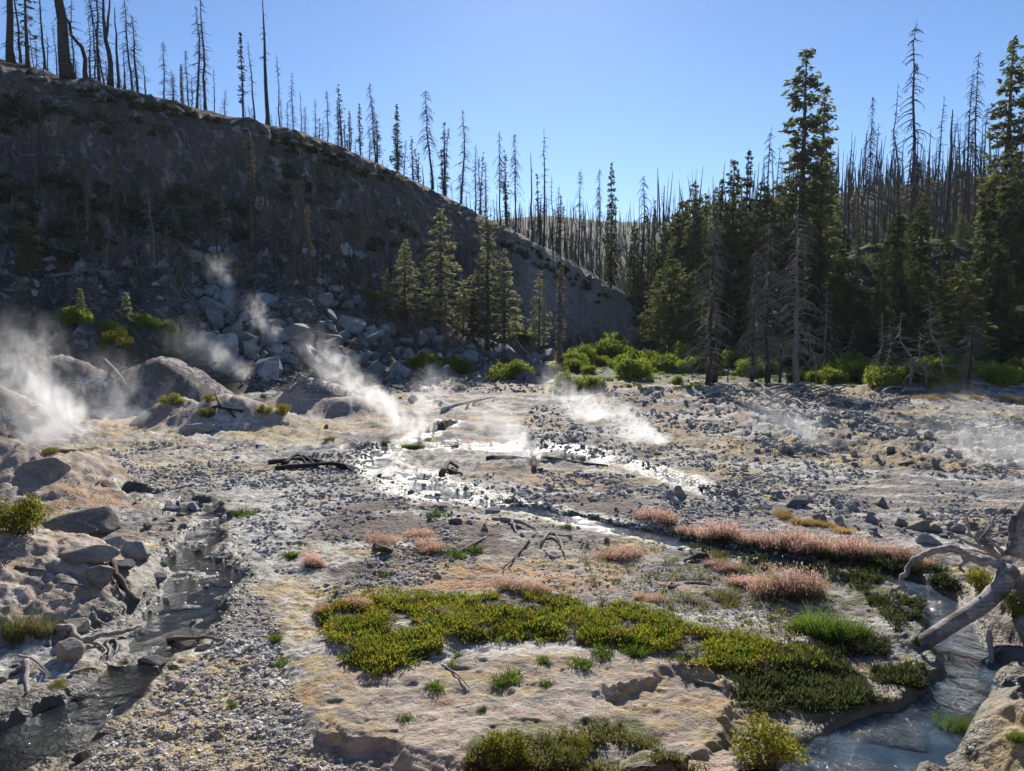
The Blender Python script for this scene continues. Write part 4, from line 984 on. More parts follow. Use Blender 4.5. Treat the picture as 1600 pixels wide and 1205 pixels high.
for kind, u, vt, vb, lab, wide, lean in [
    ('grey', 1113, 335, 600, 'grey dead tree with dense branches and twin charred trunk', 1.15, 0), ('bare', 1120, 420, 598, 'charred slim trunk right behind the densest grey dead tree', 1.4, 0), ('grey', 1180, 390, 598, 'grey dead tree with charred trunk, second from the valley side', 1.0, 0), ('grey', 1208, 345, 600, 'grey dead tree with the broadest charred foot, third from the valley side', 1.1, 0), ('twig', 1224, 420, 600, 'thin charred trunk right of the third dead tree', .8, 0),
    ('curl', 1255, 330, 606, 'big dead tree with arched curling branches and pale lower trunk', 1.15, 0), ('twig', 1140, 500, 598, 'small dead stem between the first two dead trees', .6, 0), ('small', 1274, 500, 600, 'small bent dead tree right of the pale trunk', .9, -.05), ('small', 1292, 440, 585, 'slim bare dead tree in the shade', 1., .0), ('small', 1328, 500, 585, 'leaning bare tree in the shade of the bank', 1.2, .3),
    ('small', 1368, 488, 600, 'left of two slim dead trees leaning on the flat', 1.0, -.12), ('small', 1386, 498, 598, 'right of two slim dead trees leaning on the flat', 1., -.06), ('small', 1428, 486, 602, 'dead tree with drooping tip on the flat', 1.5, 0), ('small', 1452, 520, 602, 'bushy grey dead tree left of the olive pine', 1.6, 0), ('small', 1461, 462, 600, 'dead tree with a long leaning tip left of the olive pine', 1.2, -.16), ('grey', 1518, 500, 610, 'grey skeleton tree standing before the olive pine', 1.4, 0), ('small', 1078, 545, 598, 'thin dead stem left of the densest grey tree', .7, -.1), ('twig', 1556, 470, 590, 'pale thin dead stem in the shade at the right', .7, 0)]:
    p = hit(u, vb)
    tree(kind, u, vt, p.y, lab, 'dead trees along the edge of the flat', wide, lean)
for kind, u, vt, D, lab, wide, lean in [
    ('lacy', 1291, 150, 150, 'dead spire behind the joined live pines', .9, 0), ('fork', 1330, 220, 150, 'pair of black poles with broken tops on the right ridge', .7, 0), ('umbrella', 1363, 146, 150, 'dead fir with short drooping crown on the right ridge', .55, 0), ('twig', 1373, 190, 150, 'thin snag touching the short crowned dead fir', 1., 0), ('crook', 1408, 100, 145, 'snag with a kinked upper trunk on the right ridge', .7, -.03), ('lacy', 1437, 28, 140, 'tallest snag of the right ridge with fine drooping branches', 1.25, -.02),
    ('twig', 1470, 148, 150, 'bare twiggy snag right of the tallest one', 1, 0), ('bare', 1488, 172, 150, 'brown pole snag in the middle of the right ridge', 1.4, 0), ('twig', 1502, 190, 150, 'thin snag beside the brown pole', .8, 0), ('lacy', 1527, 78, 145, 'slanting tall snag left of the live pine at the edge', .9, -.03), ('lacy', 1516, 106, 150, 'lacy snag behind the slanting tall one', .9, 0), ('lacy', 1546, 160, 150, 'brown twiggy snag under the live pine at the edge', .9, 0)]:
    tree(kind, u, vt, D, lab, 'burnt snags on the right ridge', wide, lean)
for i in range(95):
    u = rt.uniform(1205, 1620); D = rt.uniform(125, 215); h = 3.5 + 13 * rt.random() ** 1.6
    z = hz((u - CU) / FPX * D, D); vt = pix((u - CU) / FPX * D, D, z + h)[1]
    tree(['bare', 'twig', 'lacy', 'lacy'][rt.integers(4)], u, vt, D, 'thin burnt snag in the dense stand on the right ridge', 'thin burnt snags on the right ridge', .8, rt.normal() * .02)
# far burnt forest: a mass of trunks nobody could count
bm_ = MB(); rf_ = np.random.default_rng(9)
for i in range(2300):
    u = rf_.uniform(780, 1640); D = rf_.uniform(150, 300) if i % 3 else rf_.uniform(300, 480); x = (u - CU) / FPX * D; z = hz(x, D); h = 3 + 14 * rf_.random() ** 1.7
    l = rf_.normal() * .9
    bm_.tube(np.array([[x, D, z - .5], [x + l * .5, D, z + h * .5], [x + l, D, z + h]]), np.array([.2, .15, .04]) * rf_.uniform(.7, 1.3), 4, False)
    for _ in range(5):
        a = rf_.uniform(0, 6.28); q = rf_.uniform(.35, .95); b = np.array([x + l * q, D, z + h * q]); L = rf_.uniform(.6, 1.6) * (1.1 - q)
        bm_.tube(np.array([b, b + [math.cos(a) * L, math.sin(a) * L, -.3 * L]]), np.array([.06, .03]), 3, False)
M['far_wood'] = mat_wood('far_burnt_wood', (.05, .047, .046), (.13, .12, .115))
tag(obj('burnt_forest', bm_.mesh('burnt_forest'), M['far_wood']), 'grey mass of burnt trunks covering the far slopes', 'forest', None, 'stuff')

# ------------------------------------------------------------------ shrubs, grasses and ground cover
def make_shrub(name, seed, R=.5, Hh=.6, leaves=1800, ls=.03, lobes=14, leaf='manz', stems=9, bark='bark_brown', lift=.25):
    r = np.random.default_rng(seed)
    d = rdirs(lobes, r); d[:, 2] = np.abs(d[:, 2]) * .9 + .1
    cc = d * np.array([R * .72, R * .72, Hh * .72]) * r.uniform(.6, 1.05, (lobes, 1)); cc[:, 2] += Hh * lift * .5
    rr_ = r.uniform(.22, .42, lobes) * R
    sm = MB()
    for i in range(min(stems, lobes)):
        b = np.array([r.normal() * .08 * R, r.normal() * .08 * R, -.05]); e = cc[i]; k = np.linspace(0, 1, 4)[:, None]
        sm.tube(b + (e - b) * k + np.array([0, 0, 1.]) * np.sin(k * 3.14) * .08 * R + r.normal(size=(4, 3)) * .02 * R, np.linspace(.03, .008, 4) * (R / .5) ** .7, 4, False)
    w = r.choice(lobes, leaves, p=rr_ ** 2 / (rr_ ** 2).sum())
    n = rdirs(leaves, r); c = cc[w] + n * (rr_[w] * r.uniform(.55, 1.08, leaves))[:, None] * np.array([1, 1, .85]); c[:, 2] = np.abs(c[:, 2])
    a = n * .5 + rdirs(leaves, r) * .8 + np.array([0, 0, .35]); a /= np.linalg.norm(a, axis=1)[:, None]
    b = np.cross(a, rdirs(leaves, r)); b /= np.linalg.norm(b, axis=1)[:, None] + 1e-6
    s_ = ls * r.uniform(.6, 1.25, (leaves, 1))
    V, F = diamonds(c, a * s_, b * s_ * .5)
    return [('stems', sm.mesh(name + '_stems', True), M[bark]), ('foliage', make_mesh(name + '_foliage', V, [F]), M[leaf])]

def blades(n, R, h, r, spread=.5, w=.006, pts=4, lean=(0, 0), flat_=1.0):
    """curved grass blades as tapering strips; returns vertices, quads and tips"""
    a = r.uniform(0, 6.283, n); rad = R * np.sqrt(r.random(n)); x = rad * np.cos(a); y = rad * np.sin(a) * flat_
    hh_ = h * r.uniform(.5, 1.1, n) * (1 - .35 * (rad / R) ** 2)
    da = a + r.normal(size=n) * .9; sp_ = spread * r.uniform(.2, 1., n) * (0.4 + .6 * rad / R)
    k = np.linspace(0, 1, pts)
    px_ = x[:, None] + (np.cos(da) * sp_ * hh_)[:, None] * k ** 1.8 + lean[0] * hh_[:, None] * k ** 2
    py_ = y[:, None] + (np.sin(da) * sp_ * hh_)[:, None] * k ** 1.8 + lean[1] * hh_[:, None] * k ** 2
    pz_ = hh_[:, None] * (k - .25 * sp_[:, None] * k ** 2)
    c = np.stack([px_, py_, pz_], -1)
    wa = r.uniform(0, 6.283, n); wd = np.stack([np.cos(wa), np.sin(wa), np.zeros(n)], -1)[:, None, :] * (w * (1 - .85 * k))[None, :, None]
    V = np.stack([c - wd, c + wd], 2).reshape(-1, 3)
    i = (np.arange(n) * pts * 2)[:, None] + np.arange(pts - 1)[None, :] * 2
    F = np.stack([i, i + 1, i + 3, i + 2], -1).reshape(-1, 4)
    return V, F, c[:, -1], c[:, -2]
def make_grass(name, seed, n=700, R=.5, h=.35, leaf='grass', spread=.7, w=.006, lean=(0, 0), heads=None, flat_=.8):
    r = np.random.default_rng(seed)
    Vs, Fs, ts, ss, o_ = [], [], [], [], 0
    for q in range(9):
        a = r.uniform(0, 6.28); rr__ = R * .72 * math.sqrt(r.random()); k = r.uniform(.5, 1.1)
        V, F, tip, sub = blades(n // 9, R * .36, h * k, r, spread * 1.2, w, 4, lean, 1.)
        sh = np.array([math.cos(a) * rr__, math.sin(a) * rr__ * flat_, 0]); Vs.append(V + sh); Fs.append(F + o_); ts.append(tip + sh); ss.append(sub + sh); o_ += len(V)
    V, F, tip, sub = np.vstack(Vs), np.vstack(Fs), np.vstack(ts), np.vstack(ss); n = len(tip)
    parts = [('blades', make_mesh(name + '_blades', V, [F]), M[leaf])]
    if heads:
        m = int(n * 3.6); i = r.integers(0, n, m); k = r.uniform(-.5, 1.3, (m, 1))
        c = sub[i] + (tip[i] - sub[i]) * k + r.normal(size=(m, 3)) * .028 * (h / .35)
        a = rdirs(m, r) * .35 + np.array([0, 0, .8]); s_ = .014 * (h / .35) * r.uniform(.5, 1.3, (m, 1))
        b = np.cross(a, rdirs(m, r)); b /= np.linalg.norm(b, axis=1)[:, None] + 1e-6
        v, f = diamonds(c, a * s_ * 1.4, b * s_ * .38)
        parts.append(('seed_heads', make_mesh(name + '_seed_heads', v, [f]), M[heads]))
    return parts
SH = {'manz': [make_shrub('low_shrub', 500 + i, .5, .55, 2600, .028, 16, 'manz') for i in range(3)],
      'willow': [make_shrub('willow_bush', 510 + i, .5, .48, 2600, .036, 22, 'willow', 10) for i in range(4)],
      'scrub': [make_shrub('dark_scrub', 520 + i, .5, .5, 1500, .045, 18, 'scrub', 8) for i in range(3)]}
GR = {'pink': [make_grass('pink_grass', 530 + i, 1100, .55, .46, 'grass_dry', .6, .005, (-.15, -.05), 'pink') for i in range(3)],
      'rust': [make_grass('rust_grass', 540 + i, 900, .5, .36, 'grass_dry', .6, .005, (-.1, 0), 'rust') for i in range(2)],
      'green': [make_grass('green_grass', 550 + i, 1100, .5, .42, 'grass', .8, .007, (.15, -.1)) for i in range(3)],
      'olive': [make_grass('olive_grass', 560 + i, 900, .5, .36, 'grass_dry', .8, .006) for i in range(2)],
      'tuft': [make_grass('green_tuft', 570 + i, 220, .5, .5, 'grass', 1.3, .022) for i in range(3)]}
cnt = {}
def plant(table, kind, name, u, v, wpx, label, cat, group=None, tall=1.0, deep=.8, sink=.03):
    p = hit(u, v); s = px(wpx, p)
    cnt[kind] = cnt.get(kind, -1) + 1
    return place(name, table[kind][cnt[kind] % len(table[kind])], (p.x, p.y + s * .15, p.z - sink * s), (s, s * deep, s * tall), rt.uniform(-.5, .5) if kind in ('pink', 'green') else rt.uniform(0, 6.28), label, cat, group)
for kind, u, v, w, lab, tall, deep in [
    ('pink', 490, 886, 50, 'round pink grass tuft standing apart at the left of the flat', 1.1, .8), ('pink', 592, 852, 60, 'faint pink grass patch behind the red brown rock', .7, .9), ('pink', 672, 862, 56, 'pink grass patch right of the red brown rock', .9, .9), ('pink', 655, 838, 50, 'small faint pink grass patch above the one by the red rock', .6, .9),
    ('pink', 1026, 818, 66, 'pink grass tuft leaning beside the stream, apart from the long band', 1.0, .8), ('pink', 1078, 836, 40, 'short pink grass tuft starting the long band on the stream bank', .9, .8), ('pink', 1128, 844, 76, 'pink grass clump in the long band, before a dark undercut', 1.0, .7), ('pink', 1192, 858, 78, 'pink grass clump in the left middle of the long band', .9, .7), ('pink', 1262, 864, 84, 'pink grass clump in the centre of the long band', 1.1, .7), ('pink', 1330, 872, 84, 'pink grass clump in the right middle of the long band', 1.1, .7), ('pink', 1400, 878, 76, 'pink grass clump above the bright green tuft', 1.0, .7), ('pink', 1446, 886, 44, 'last pink grass clump of the band, under the arched branch', .8, .7),
    ('pink', 1240, 935, 130, 'largest pink grass clump, in the middle right', .95, .6), ('pink', 1180, 920, 80, 'thin pink grass left of the largest clump', .6, .6), ('pink', 1012, 942, 44, 'small pink tuft above the green mat', .9, .8), ('pink', 968, 872, 90, 'faint pink grass on the bare crust', .5, .7), ('pink', 556, 948, 46, 'small reddish tuft at the left end of the green mat', .8, .8), ('pink', 504, 955, 40, 'reddish tuft at the upper left tip of the mat', .6, .8), ('pink', 815, 925, 110, 'thin reddish grass behind the green mat', .45, .5), ('pink', 690, 965, 60, 'reddish grass growing within the green mat', .6, .6), ('pink', 1135, 890, 70, 'straw pink grass left of the orange rock', .45, .6),
    ('rust', 1225, 808, 80, 'rusty grass in the upper band, left clump', .5, .5), ('rust', 1275, 822, 80, 'rusty grass in the upper band, middle clump', .5, .5), ('rust', 1325, 834, 60, 'rusty grass in the upper band, right clump', .5, .5),
    ('rust', 1460, 622, 90, 'orange grass on the far right rise, left clump', .28, .6), ('rust', 1530, 622, 90, 'orange grass on the far right rise, middle clump', .28, .6), ('rust', 1590, 626, 80, 'orange grass on the far right rise, right clump', .28, .6),
    ('green', 1312, 1004, 130, 'large bright green grass clump bending right above the log', 1.1, .7), ('green', 1262, 985, 80, 'green grass behind the large bright clump', .8, .7), ('green', 1378, 896, 56, 'bright green tuft under the pink band', 1.1, .7), ('green', 1500, 1150, 92, 'spiky grass clump on the tan bank by the water', 1.0, .7), ('green', 1594, 1158, 44, 'spiky grass tuft at the right edge', 1.0, .8), ('olive', 30, 1000, 110, 'tall olive grass on the left bank above the roots', 1.5, .7), ('olive', 88, 1075, 36, 'small green tuft on the mud lump beside the left stream', 1.2, .8), ('olive', 1140, 945, 100, 'olive grass between the mat and the largest pink clump', .7, .7),
    ('olive', 955, 868, 50, 'olive tuft beside the faint pink grass', .6, .8), ('green', 1430, 1008, 26, 'tiny green tuft under the fallen log', 1.2, .8), ('green', 640, 700, 40, 'green grass on an islet of the shallows', .5, .6), ('green', 600, 694, 24, 'green tuft at the far shore of the shallows', .7, .8), ('olive', 665, 690, 60, 'yellow green grass strip on the far shore of the shallows', .35, .4), ('olive', 1130, 872, 60, 'green grass lining the thin stream', .6, .6), ('green', 885, 825, 26, 'green tuft beside the narrow stream', .8, .8), ('olive', 1190, 797, 40, 'yellow grass on the stream bank above the pink tuft', .4, .6), ('olive', 880, 1195, 60, 'tall grass among the nearest shrubs', 1.6, .8)]:
    plant(GR, kind, {'pink': 'pink_grass_clump', 'rust': 'rusty_grass_clump', 'green': 'green_grass_clump', 'olive': 'olive_grass_clump'}[kind], u, v, w, lab, 'grass', 'grass clumps on the flat', tall, deep)
for u, v, w, lab in [(680, 1082, 46, 'spiky little plant alone on the bare mud'), (632, 1128, 34, 'withered dark tuft on the bare mud'), (792, 1066, 62, 'largest green tuft on the bare mud'), (702, 1046, 36, 'green tuft just below the mat edge'), (716, 1028, 24, 'tiny tuft touching the mat edge'), (905, 1044, 50, 'leafy green tuft on the right part of the mud'), (850, 1034, 38, 'green tuft between the two larger ones on the mud'), (855, 1072, 34, 'small leafy plant below the row of mud tufts'), (945, 1028, 52, 'green tuft at the lower edge of the mat, left of a pair'), (990, 1028, 58, 'green tuft at the lower edge of the mat, right of a pair'), (442, 1040, 44, 'dark green tuft at the edge of the gravel bar'), (360, 1105, 22, 'tiny tuft in the gravel'), (432, 1000, 40, 'brownish tuft on the ochre crust'), (600, 902, 30, 'dark tuft on brown gravel'), (380, 805, 40, 'olive tuft on the white crust by the stream'), (450, 870, 36, 'dark tuft beside the round pink grass'), (740, 862, 36, 'dark brown cushion beside the driftwood'), (715, 870, 44, 'brown green cushion left of the dark one'), (510, 688, 30, 'round dark bush on the grey flat before the mounds'), (680, 808, 44, 'olive tuft row below the shallows'), (405, 738, 18, 'green tuft at the end of the dark root pile'), (750, 1112, 26, 'dark tuft at the brink of the mud')]:
    plant(GR, 'tuft', 'green_tuft', u, v, w, lab, 'plant', 'small tufts on bare ground', .8, .9)
for kind, u, v, w, lab, tall, deep in [
    ('manz', 790, 1192, 105, 'leafy green shrub at the bottom centre', .8, .9), ('manz', 905, 1180, 70, 'low olive shrub right of the bottom centre shrub', .55, .9), ('manz', 1205, 1212, 150, 'yellow green shrub in the bottom right foreground', .75, .8), ('manz', 22, 838, 100, 'olive shrub at the left edge on the clay bank', 1.1, .9), ('manz', 1535, 925, 66, 'yellow leaved shrub under the fallen tree trunk', 1.0, .8), ('manz', 1590, 965, 50, 'green shrub at the right edge behind the log', 1.3, .8), ('manz', 75, 708, 40, 'dry grassy cap on the boulder of the clay mound', .4, .8),
    ('manz', 265, 632, 44, 'yellow green shrub on the crest of the pink mound, left one', .7, .8), ('manz', 325, 628, 26, 'small shrub on the crest of the pink mound, right one', .8, .8), ('manz', 322, 652, 36, 'yellow shrub low on the pink mound', .7, .8), ('manz', 412, 645, 34, 'dark shrub at the right end of the pink mound', .7, .8), ('manz', 440, 650, 36, 'green shrub in the dip between the mounds', .8, .8), ('manz', 175, 545, 70, 'olive shrub hanging over the red brown bank', .8, .8),
    ('willow', 115, 505, 70, 'bright bush on the left knoll, leftmost', .8, .8), ('willow', 165, 520, 60, 'bright low bush on the left knoll, before the young fir', .7, .8), ('willow', 220, 512, 56, 'green bush right of the young fir on the left knoll', .8, .8), ('willow', 252, 522, 50, 'green bush at the right end of the left knoll', .9, .8), ('willow', 660, 578, 60, 'bright bush at the foot of the talus, left one', .9, .8), ('willow', 712, 582, 64, 'bright bush at the foot of the talus, right one', .8, .8), ('willow', 800, 595, 90, 'spreading bright bush at the talus end', .7, .8), ('willow', 580, 468, 50, 'bright bush high in the talus', .6, .8), ('willow', 820, 535, 50, 'green bush beneath the right hand pale pine', 1.0, .8),
    ('willow', 885, 610, 70, 'low bush at the edge of the flat, before the valley thicket', .8, .8), ('willow', 925, 612, 60, 'second low bush at the edge of the flat', .8, .8), ('willow', 900, 575, 60, 'bush in the valley thicket, left end', .9, .8), ('willow', 945, 568, 80, 'large bush in the valley thicket, left of the middle', 1.0, .8), ('willow', 990, 578, 76, 'bush in the middle of the valley thicket', .8, .8), ('willow', 1040, 580, 70, 'bush in the valley thicket, right of the middle', .8, .8), ('willow', 1085, 575, 80, 'bush behind the densest grey dead tree', .9, .8), ('willow', 960, 548, 60, 'bush at the back of the valley thicket', 1., .8), ('willow', 1060, 600, 30, 'small round cushion bush before the thicket', .8, .8),
    ('willow', 1140, 470, 76, 'sunlit yellow green bush on the bank between dark trees', 1.1, .8), ('willow', 1160, 520, 56, 'sunlit bush below the highest bright one on the bank', 1.0, .8), ('willow', 1150, 575, 60, 'bush between the first two dead trees', 1.0, .8), ('willow', 1215, 560, 60, 'bush behind the third dead tree', 1.1, .8),
    ('willow', 1298, 588, 60, 'low bush right of the pale trunked dead tree', .7, .8), ('willow', 1345, 588, 66, 'low bush in the sun along the bank foot', .7, .8), ('willow', 1410, 592, 60, 'low bush behind the two slim dead trees', .7, .8), ('willow', 1478, 594, 56, 'low bush beside the olive pine', .7, .8), ('willow', 1550, 596, 80, 'dull green bush right of the olive pine', .8, .8), ('willow', 1596, 598, 60, 'dull green bush at the right edge of the flat', .8, .8), ('scrub', 1245, 602, 40, 'dark shrub beside the pale trunk', 1.0, .8)]:
    plant(SH, kind, {'manz': 'low_shrub', 'willow': 'green_bush', 'scrub': 'dark_shrub'}[kind], u, v, w, lab, 'bush', None, tall * 1.15, deep)
for a, b, va, vb_, n, lab in [(870, 1110, 556, 598, 22, 'sunlit willow bush in the thicket between the eroded bank and the dead trees'), (1270, 1610, 578, 602, 26, 'sunlit low bush in the row along the foot of the right hand bank'), (1110, 1260, 480, 590, 12, 'sunlit bush among the trunks of the right hand wood')]:
    for i in range(n):
        plant(SH, 'willow', 'green_bush', a + (b - a) * (i + rt.random()) / n, rt.uniform(va, vb_), rt.uniform(36, 84), lab, 'bush', lab, rt.uniform(.6, 1.1), .8)
# dark scrub on the shaded cliff and the bank: joined, nobody could count it
def leaf_mass(name, pts, size, per, ls, mat, lab, seed, squash=.7):
    r = np.random.default_rng(seed); n = len(pts) * per
    i = np.repeat(np.arange(len(pts)), per); d = rdirs(n, r); d[:, 2] = np.abs(d[:, 2]) * squash
    c = pts[i] + d * (size[i] * r.random(n) ** .4)[:, None]
    a = rdirs(n, r); a[:, 2] += .3; b = np.cross(a, rdirs(n, r)); b /= np.linalg.norm(b, axis=1)[:, None] + 1e-6
    s_ = (ls * r.uniform(.5, 1.3, n))[:, None]
    V, F = diamonds(c, a * s_, b * s_ * .55)
    return tag(obj(name, make_mesh(name, V, [F]), M[mat]), lab, 'scrub', None, 'stuff')
def pts_in(specs, seed):
    r = np.random.default_rng(seed); A_, S_ = [], []
    for poly, n, a, b in specs:
        for u, v in scatter_poly(poly, n, r):
            p = hit(u, v); A_.append(p[:]); S_.append(px(r.uniform(a, b), p))
    return np.array(A_), np.array(S_)
def clump(p, s_, f=.12, lo=.42):
    k_ = vnoise(p[:, 0] * f, p[:, 2] * f * 1.6, 5) > lo
    return p[k_], s_[k_]
pt, sz = pts_in([([(0,150),(180,180),(420,260),(640,320),(760,380),(800,440),(640,470),(480,440),(280,420),(0,400)], 420, 4, 20), ([(0,105),(180,146),(330,188),(480,224),(600,270),(800,370),(960,460),(940,475),(640,305),(400,220),(180,165),(0,125)], 260, 3, 9)], 5)
pt, sz = clump(pt, sz)
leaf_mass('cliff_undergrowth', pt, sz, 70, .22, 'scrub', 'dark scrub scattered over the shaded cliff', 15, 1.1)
pt, sz = pts_in([([(1050,470),(1300,410),(1600,380),(1600,590),(1280,585),(1100,590)], 260, 8, 20), ([(980,470),(1060,440),(1100,560),(1000,560)], 40, 8, 18)], 6)
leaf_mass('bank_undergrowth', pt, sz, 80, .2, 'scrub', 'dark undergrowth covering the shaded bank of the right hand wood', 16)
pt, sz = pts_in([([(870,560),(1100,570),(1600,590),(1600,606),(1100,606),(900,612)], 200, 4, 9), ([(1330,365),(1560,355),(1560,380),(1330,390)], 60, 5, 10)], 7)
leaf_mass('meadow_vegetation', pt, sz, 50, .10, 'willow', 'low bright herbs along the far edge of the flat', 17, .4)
# leafy mat in the foreground
def mat_cover(name, poly, n, leafs, ls, hgt, mat, lab, seed, thin=.27):
    r = np.random.default_rng(seed); C, A, B = [], [], []
    pp_ = hits(np.array(scatter_poly(poly, n, r)) + r.normal(size=(n, 2)) * np.array([6, 3])); v1 = vnoise(pp_[:, 0] * 2.2, pp_[:, 1] * 2.2, 7); v2 = vnoise(pp_[:, 0] * 3., pp_[:, 1] * 3., 9)
    for p, n1_, n2_ in zip(pp_, v1, v2):
        if p[2] < WZ + .02 or n1_ < thin: continue
        k = leafs; h = hgt * r.uniform(.5, 1.3) * (.6 + .8 * n2_); a = r.uniform(0, 6.28, k); e = r.uniform(.35, 1.3, k)
        d = np.stack([np.cos(a) * np.cos(e), np.sin(a) * np.cos(e), np.sin(e)], -1); s_ = ls * r.uniform(.6, 1.2, (k, 1))
        b = np.cross(d, rdirs(k, r)); b /= np.linalg.norm(b, axis=1)[:, None] + 1e-6
        C.append(p + d * h * r.uniform(.2, 1., (k, 1))); A.append(d * s_); B.append(b * s_ * .32)
    V, F = diamonds(np.vstack(C), np.vstack(A), np.vstack(B))
    return tag(obj(name, make_mesh(name, V, [F]), M[mat]), lab, 'ground cover', None, 'stuff')
mat_cover('leafy_vegetation', MAT, 4600, 15, .034, .10, 'mat', 'yellow green leafy mat covering the middle foreground', 25)
mat_cover('brown_vegetation', MAT, 900, 12, .03, .10, 'dry', 'withered brown herbs mixed into the leafy mat', 31, .1)
mat_cover('grassy_vegetation', MAT, 500, 10, .045, .15, 'grass', 'fresh green blades sticking out of the leafy mat', 32, .45)
mat_cover('stream_vegetation', [(1000,820),(1090,840),(1460,880),(1510,915),(1480,940),(1400,985),(1330,905),(1180,880),(1020,845)], 1500, 14, .04, .12, 'scrub', 'dark green herbs lining the thin stream', 26)
mat_cover('bank_vegetation', [(1150,1065),(1250,1010),(1390,1000),(1440,1035),(1440,1085),(1300,1115),(1170,1112)], 1900, 14, .035, .13, 'scrub', 'dark olive herbs on the tip of land beside the log', 27)
mat_cover('slope_vegetation', [(740,1170),(830,1150),(960,1130),(1010,1160),(1100,1215),(720,1215)], 600, 14, .03, .10, 'grass_dry', 'dry herbs on the slope at the bottom centre', 28)
mat_cover('dry_vegetation', [(900,850),(1100,860),(1300,930),(1250,1000),(1130,990),(1020,940),(930,930)], 600, 12, .03, .10, 'grass_dry', 'dry olive herbs between the mat and the pink grasses', 29)
mat_cover('crust_vegetation', [(500,920),(620,915),(700,940),(640,960),(500,975)], 260, 14, .03, .12, 'manz', 'brownish small cushions at the left tip of the mat', 30)

# ------------------------------------------------------------------ dead wood
def limb(mb, pts, r0, r1, sides=6, seed=0, sub=4, jit=.12):
    """a knotty limb through surveyed points"""
    r = np.random.default_rng(seed); p = np.array([tuple(q) for q in pts]); n = (len(p) - 1) * sub + 1
    t = np.linspace(0, len(p) - 1, n); i = np.clip(t.astype(int), 0, len(p) - 2); f = (t - i)[:, None]
    m0 = np.gradient(p, axis=0); h00 = 2 * f ** 3 - 3 * f ** 2 + 1; h10 = f ** 3 - 2 * f ** 2 + f; h01 = -2 * f ** 3 + 3 * f ** 2; h11 = f ** 3 - f ** 2
    q = h00 * p[i] + h10 * m0[i] + h01 * p[i + 1] + h11 * m0[i + 1]
    rad = np.linspace(r0, r1, n) * (1 + jit * r.normal(size=n))
    mb.tube(q + r.normal(size=(n, 3)) * min(r0, .1) * (.06 if r0 > .1 else .2), np.abs(rad), sides)
def wood(name, limbs, mat, label, cat, seed=1, group=None):
    """first limb is the trunk, the others are branches, each a part; coordinates (u, v, depth)"""
    base = P(*limbs[0][0][0]); e = bpy.data.objects.new(name, None); COL.objects.link(e); e.location = base
    for k, (pts, r0, r1) in enumerate(limbs):
        mb = MB(); limb(mb, [P(*q) - base for q in pts], r0, r1, 12 if r0 > .1 else 6, seed + k, 4, .03 if r0 > .1 else .1)
        obj('trunk' if k == 0 else 'branch', mb.mesh(name + '_limb', True), M[mat], e)
    return tag(e, label, cat, group)
wood('fallen_tree', [
    ([(1330, 1075, 10.5), (1420, 1018, 10.95), (1500, 968, 11.35), (1555, 928, 11.65), (1578, 890, 11.9)], .105, .15),
    ([(1580, 885, 11.95), (1545, 880, 12.0), (1515, 872, 12.1), (1492, 858, 12.1), (1475, 857, 12.05), (1450, 864, 12.0), (1432, 872, 11.9), (1418, 890, 11.8), (1408, 905, 11.7), (1413, 918, 11.65), (1394, 922, 11.6), (1398, 938, 11.6), (1425, 955, 11.6)], .075, .025),
    ([(1585, 868, 12.0), (1590, 840, 12.1), (1598, 800, 12.2), (1606, 785, 12.3)], .15, .06), ([(1582, 850, 12.1), (1580, 825, 12.15), (1583, 806, 12.2)], .06, .04),
    ([(1562, 872, 12.1), (1540, 850, 12.2), (1528, 848, 12.25), (1515, 830, 12.3), (1511, 806, 12.35)], .05, .015), ([(1530, 848, 12.25), (1545, 828, 12.3), (1558, 806, 12.35)], .04, .015), ([(1545, 842, 12.3), (1565, 832, 12.3), (1580, 829, 12.3)], .02, .01), ([(1562, 872, 12.1), (1545, 860, 12.2), (1520, 850, 12.3), (1500, 842, 12.4), (1485, 836, 12.4)], .05, .012),
    ([(1570, 868, 12.1), (1555, 852, 12.3), (1540, 838, 12.5)], .04, .01), ([(1515, 872, 12.1), (1500, 885, 12.0), (1506, 895, 12.0)], .045, .02), ([(1575, 890, 11.9), (1590, 905, 12.0), (1606, 912, 12.1)], .11, .08), ([(1556, 868, 12.1), (1530, 862, 12.4), (1515, 858, 12.6)], .03, .01),
    ([(1350, 1052, 10.7), (1325, 1045, 10.6), (1300, 1030, 10.6), (1292, 1022, 10.6)], .05, .012)], 'wood_log', 'bleached fallen tree leaning across the right hand stream with upturned roots', 'fallen tree', 60)
wood('driftwood', [([(1545, 985, 10.9), (1548, 1015, 10.75), (1546, 1048, 10.6)], .045, .03), ([(1552, 1058, 10.5), (1540, 1042, 10.65), (1515, 1035, 10.8), (1500, 1022, 11.0)], .03, .02), ([(1565, 1012, 10.9), (1548, 1025, 10.75), (1530, 1035, 10.7)], .025, .012)], 'wood_pale', 'grey driftwood stake and sticks lodged under the right hand bank', 'driftwood', 70)
wood('driftwood', [([(1118, 1035, 10.7), (1140, 1055, 10.5), (1165, 1085, 10.2), (1185, 1095, 10.1)], .05, .09), ([(1135, 1050, 10.5), (1122, 1058, 10.45), (1115, 1064, 10.4)], .03, .015), ([(1140, 1055, 10.5), (1135, 1040, 10.55), (1142, 1028, 10.6)], .02, .008)], 'root', 'dark broken root rising at the tip of the mud flat', 'driftwood', 80)
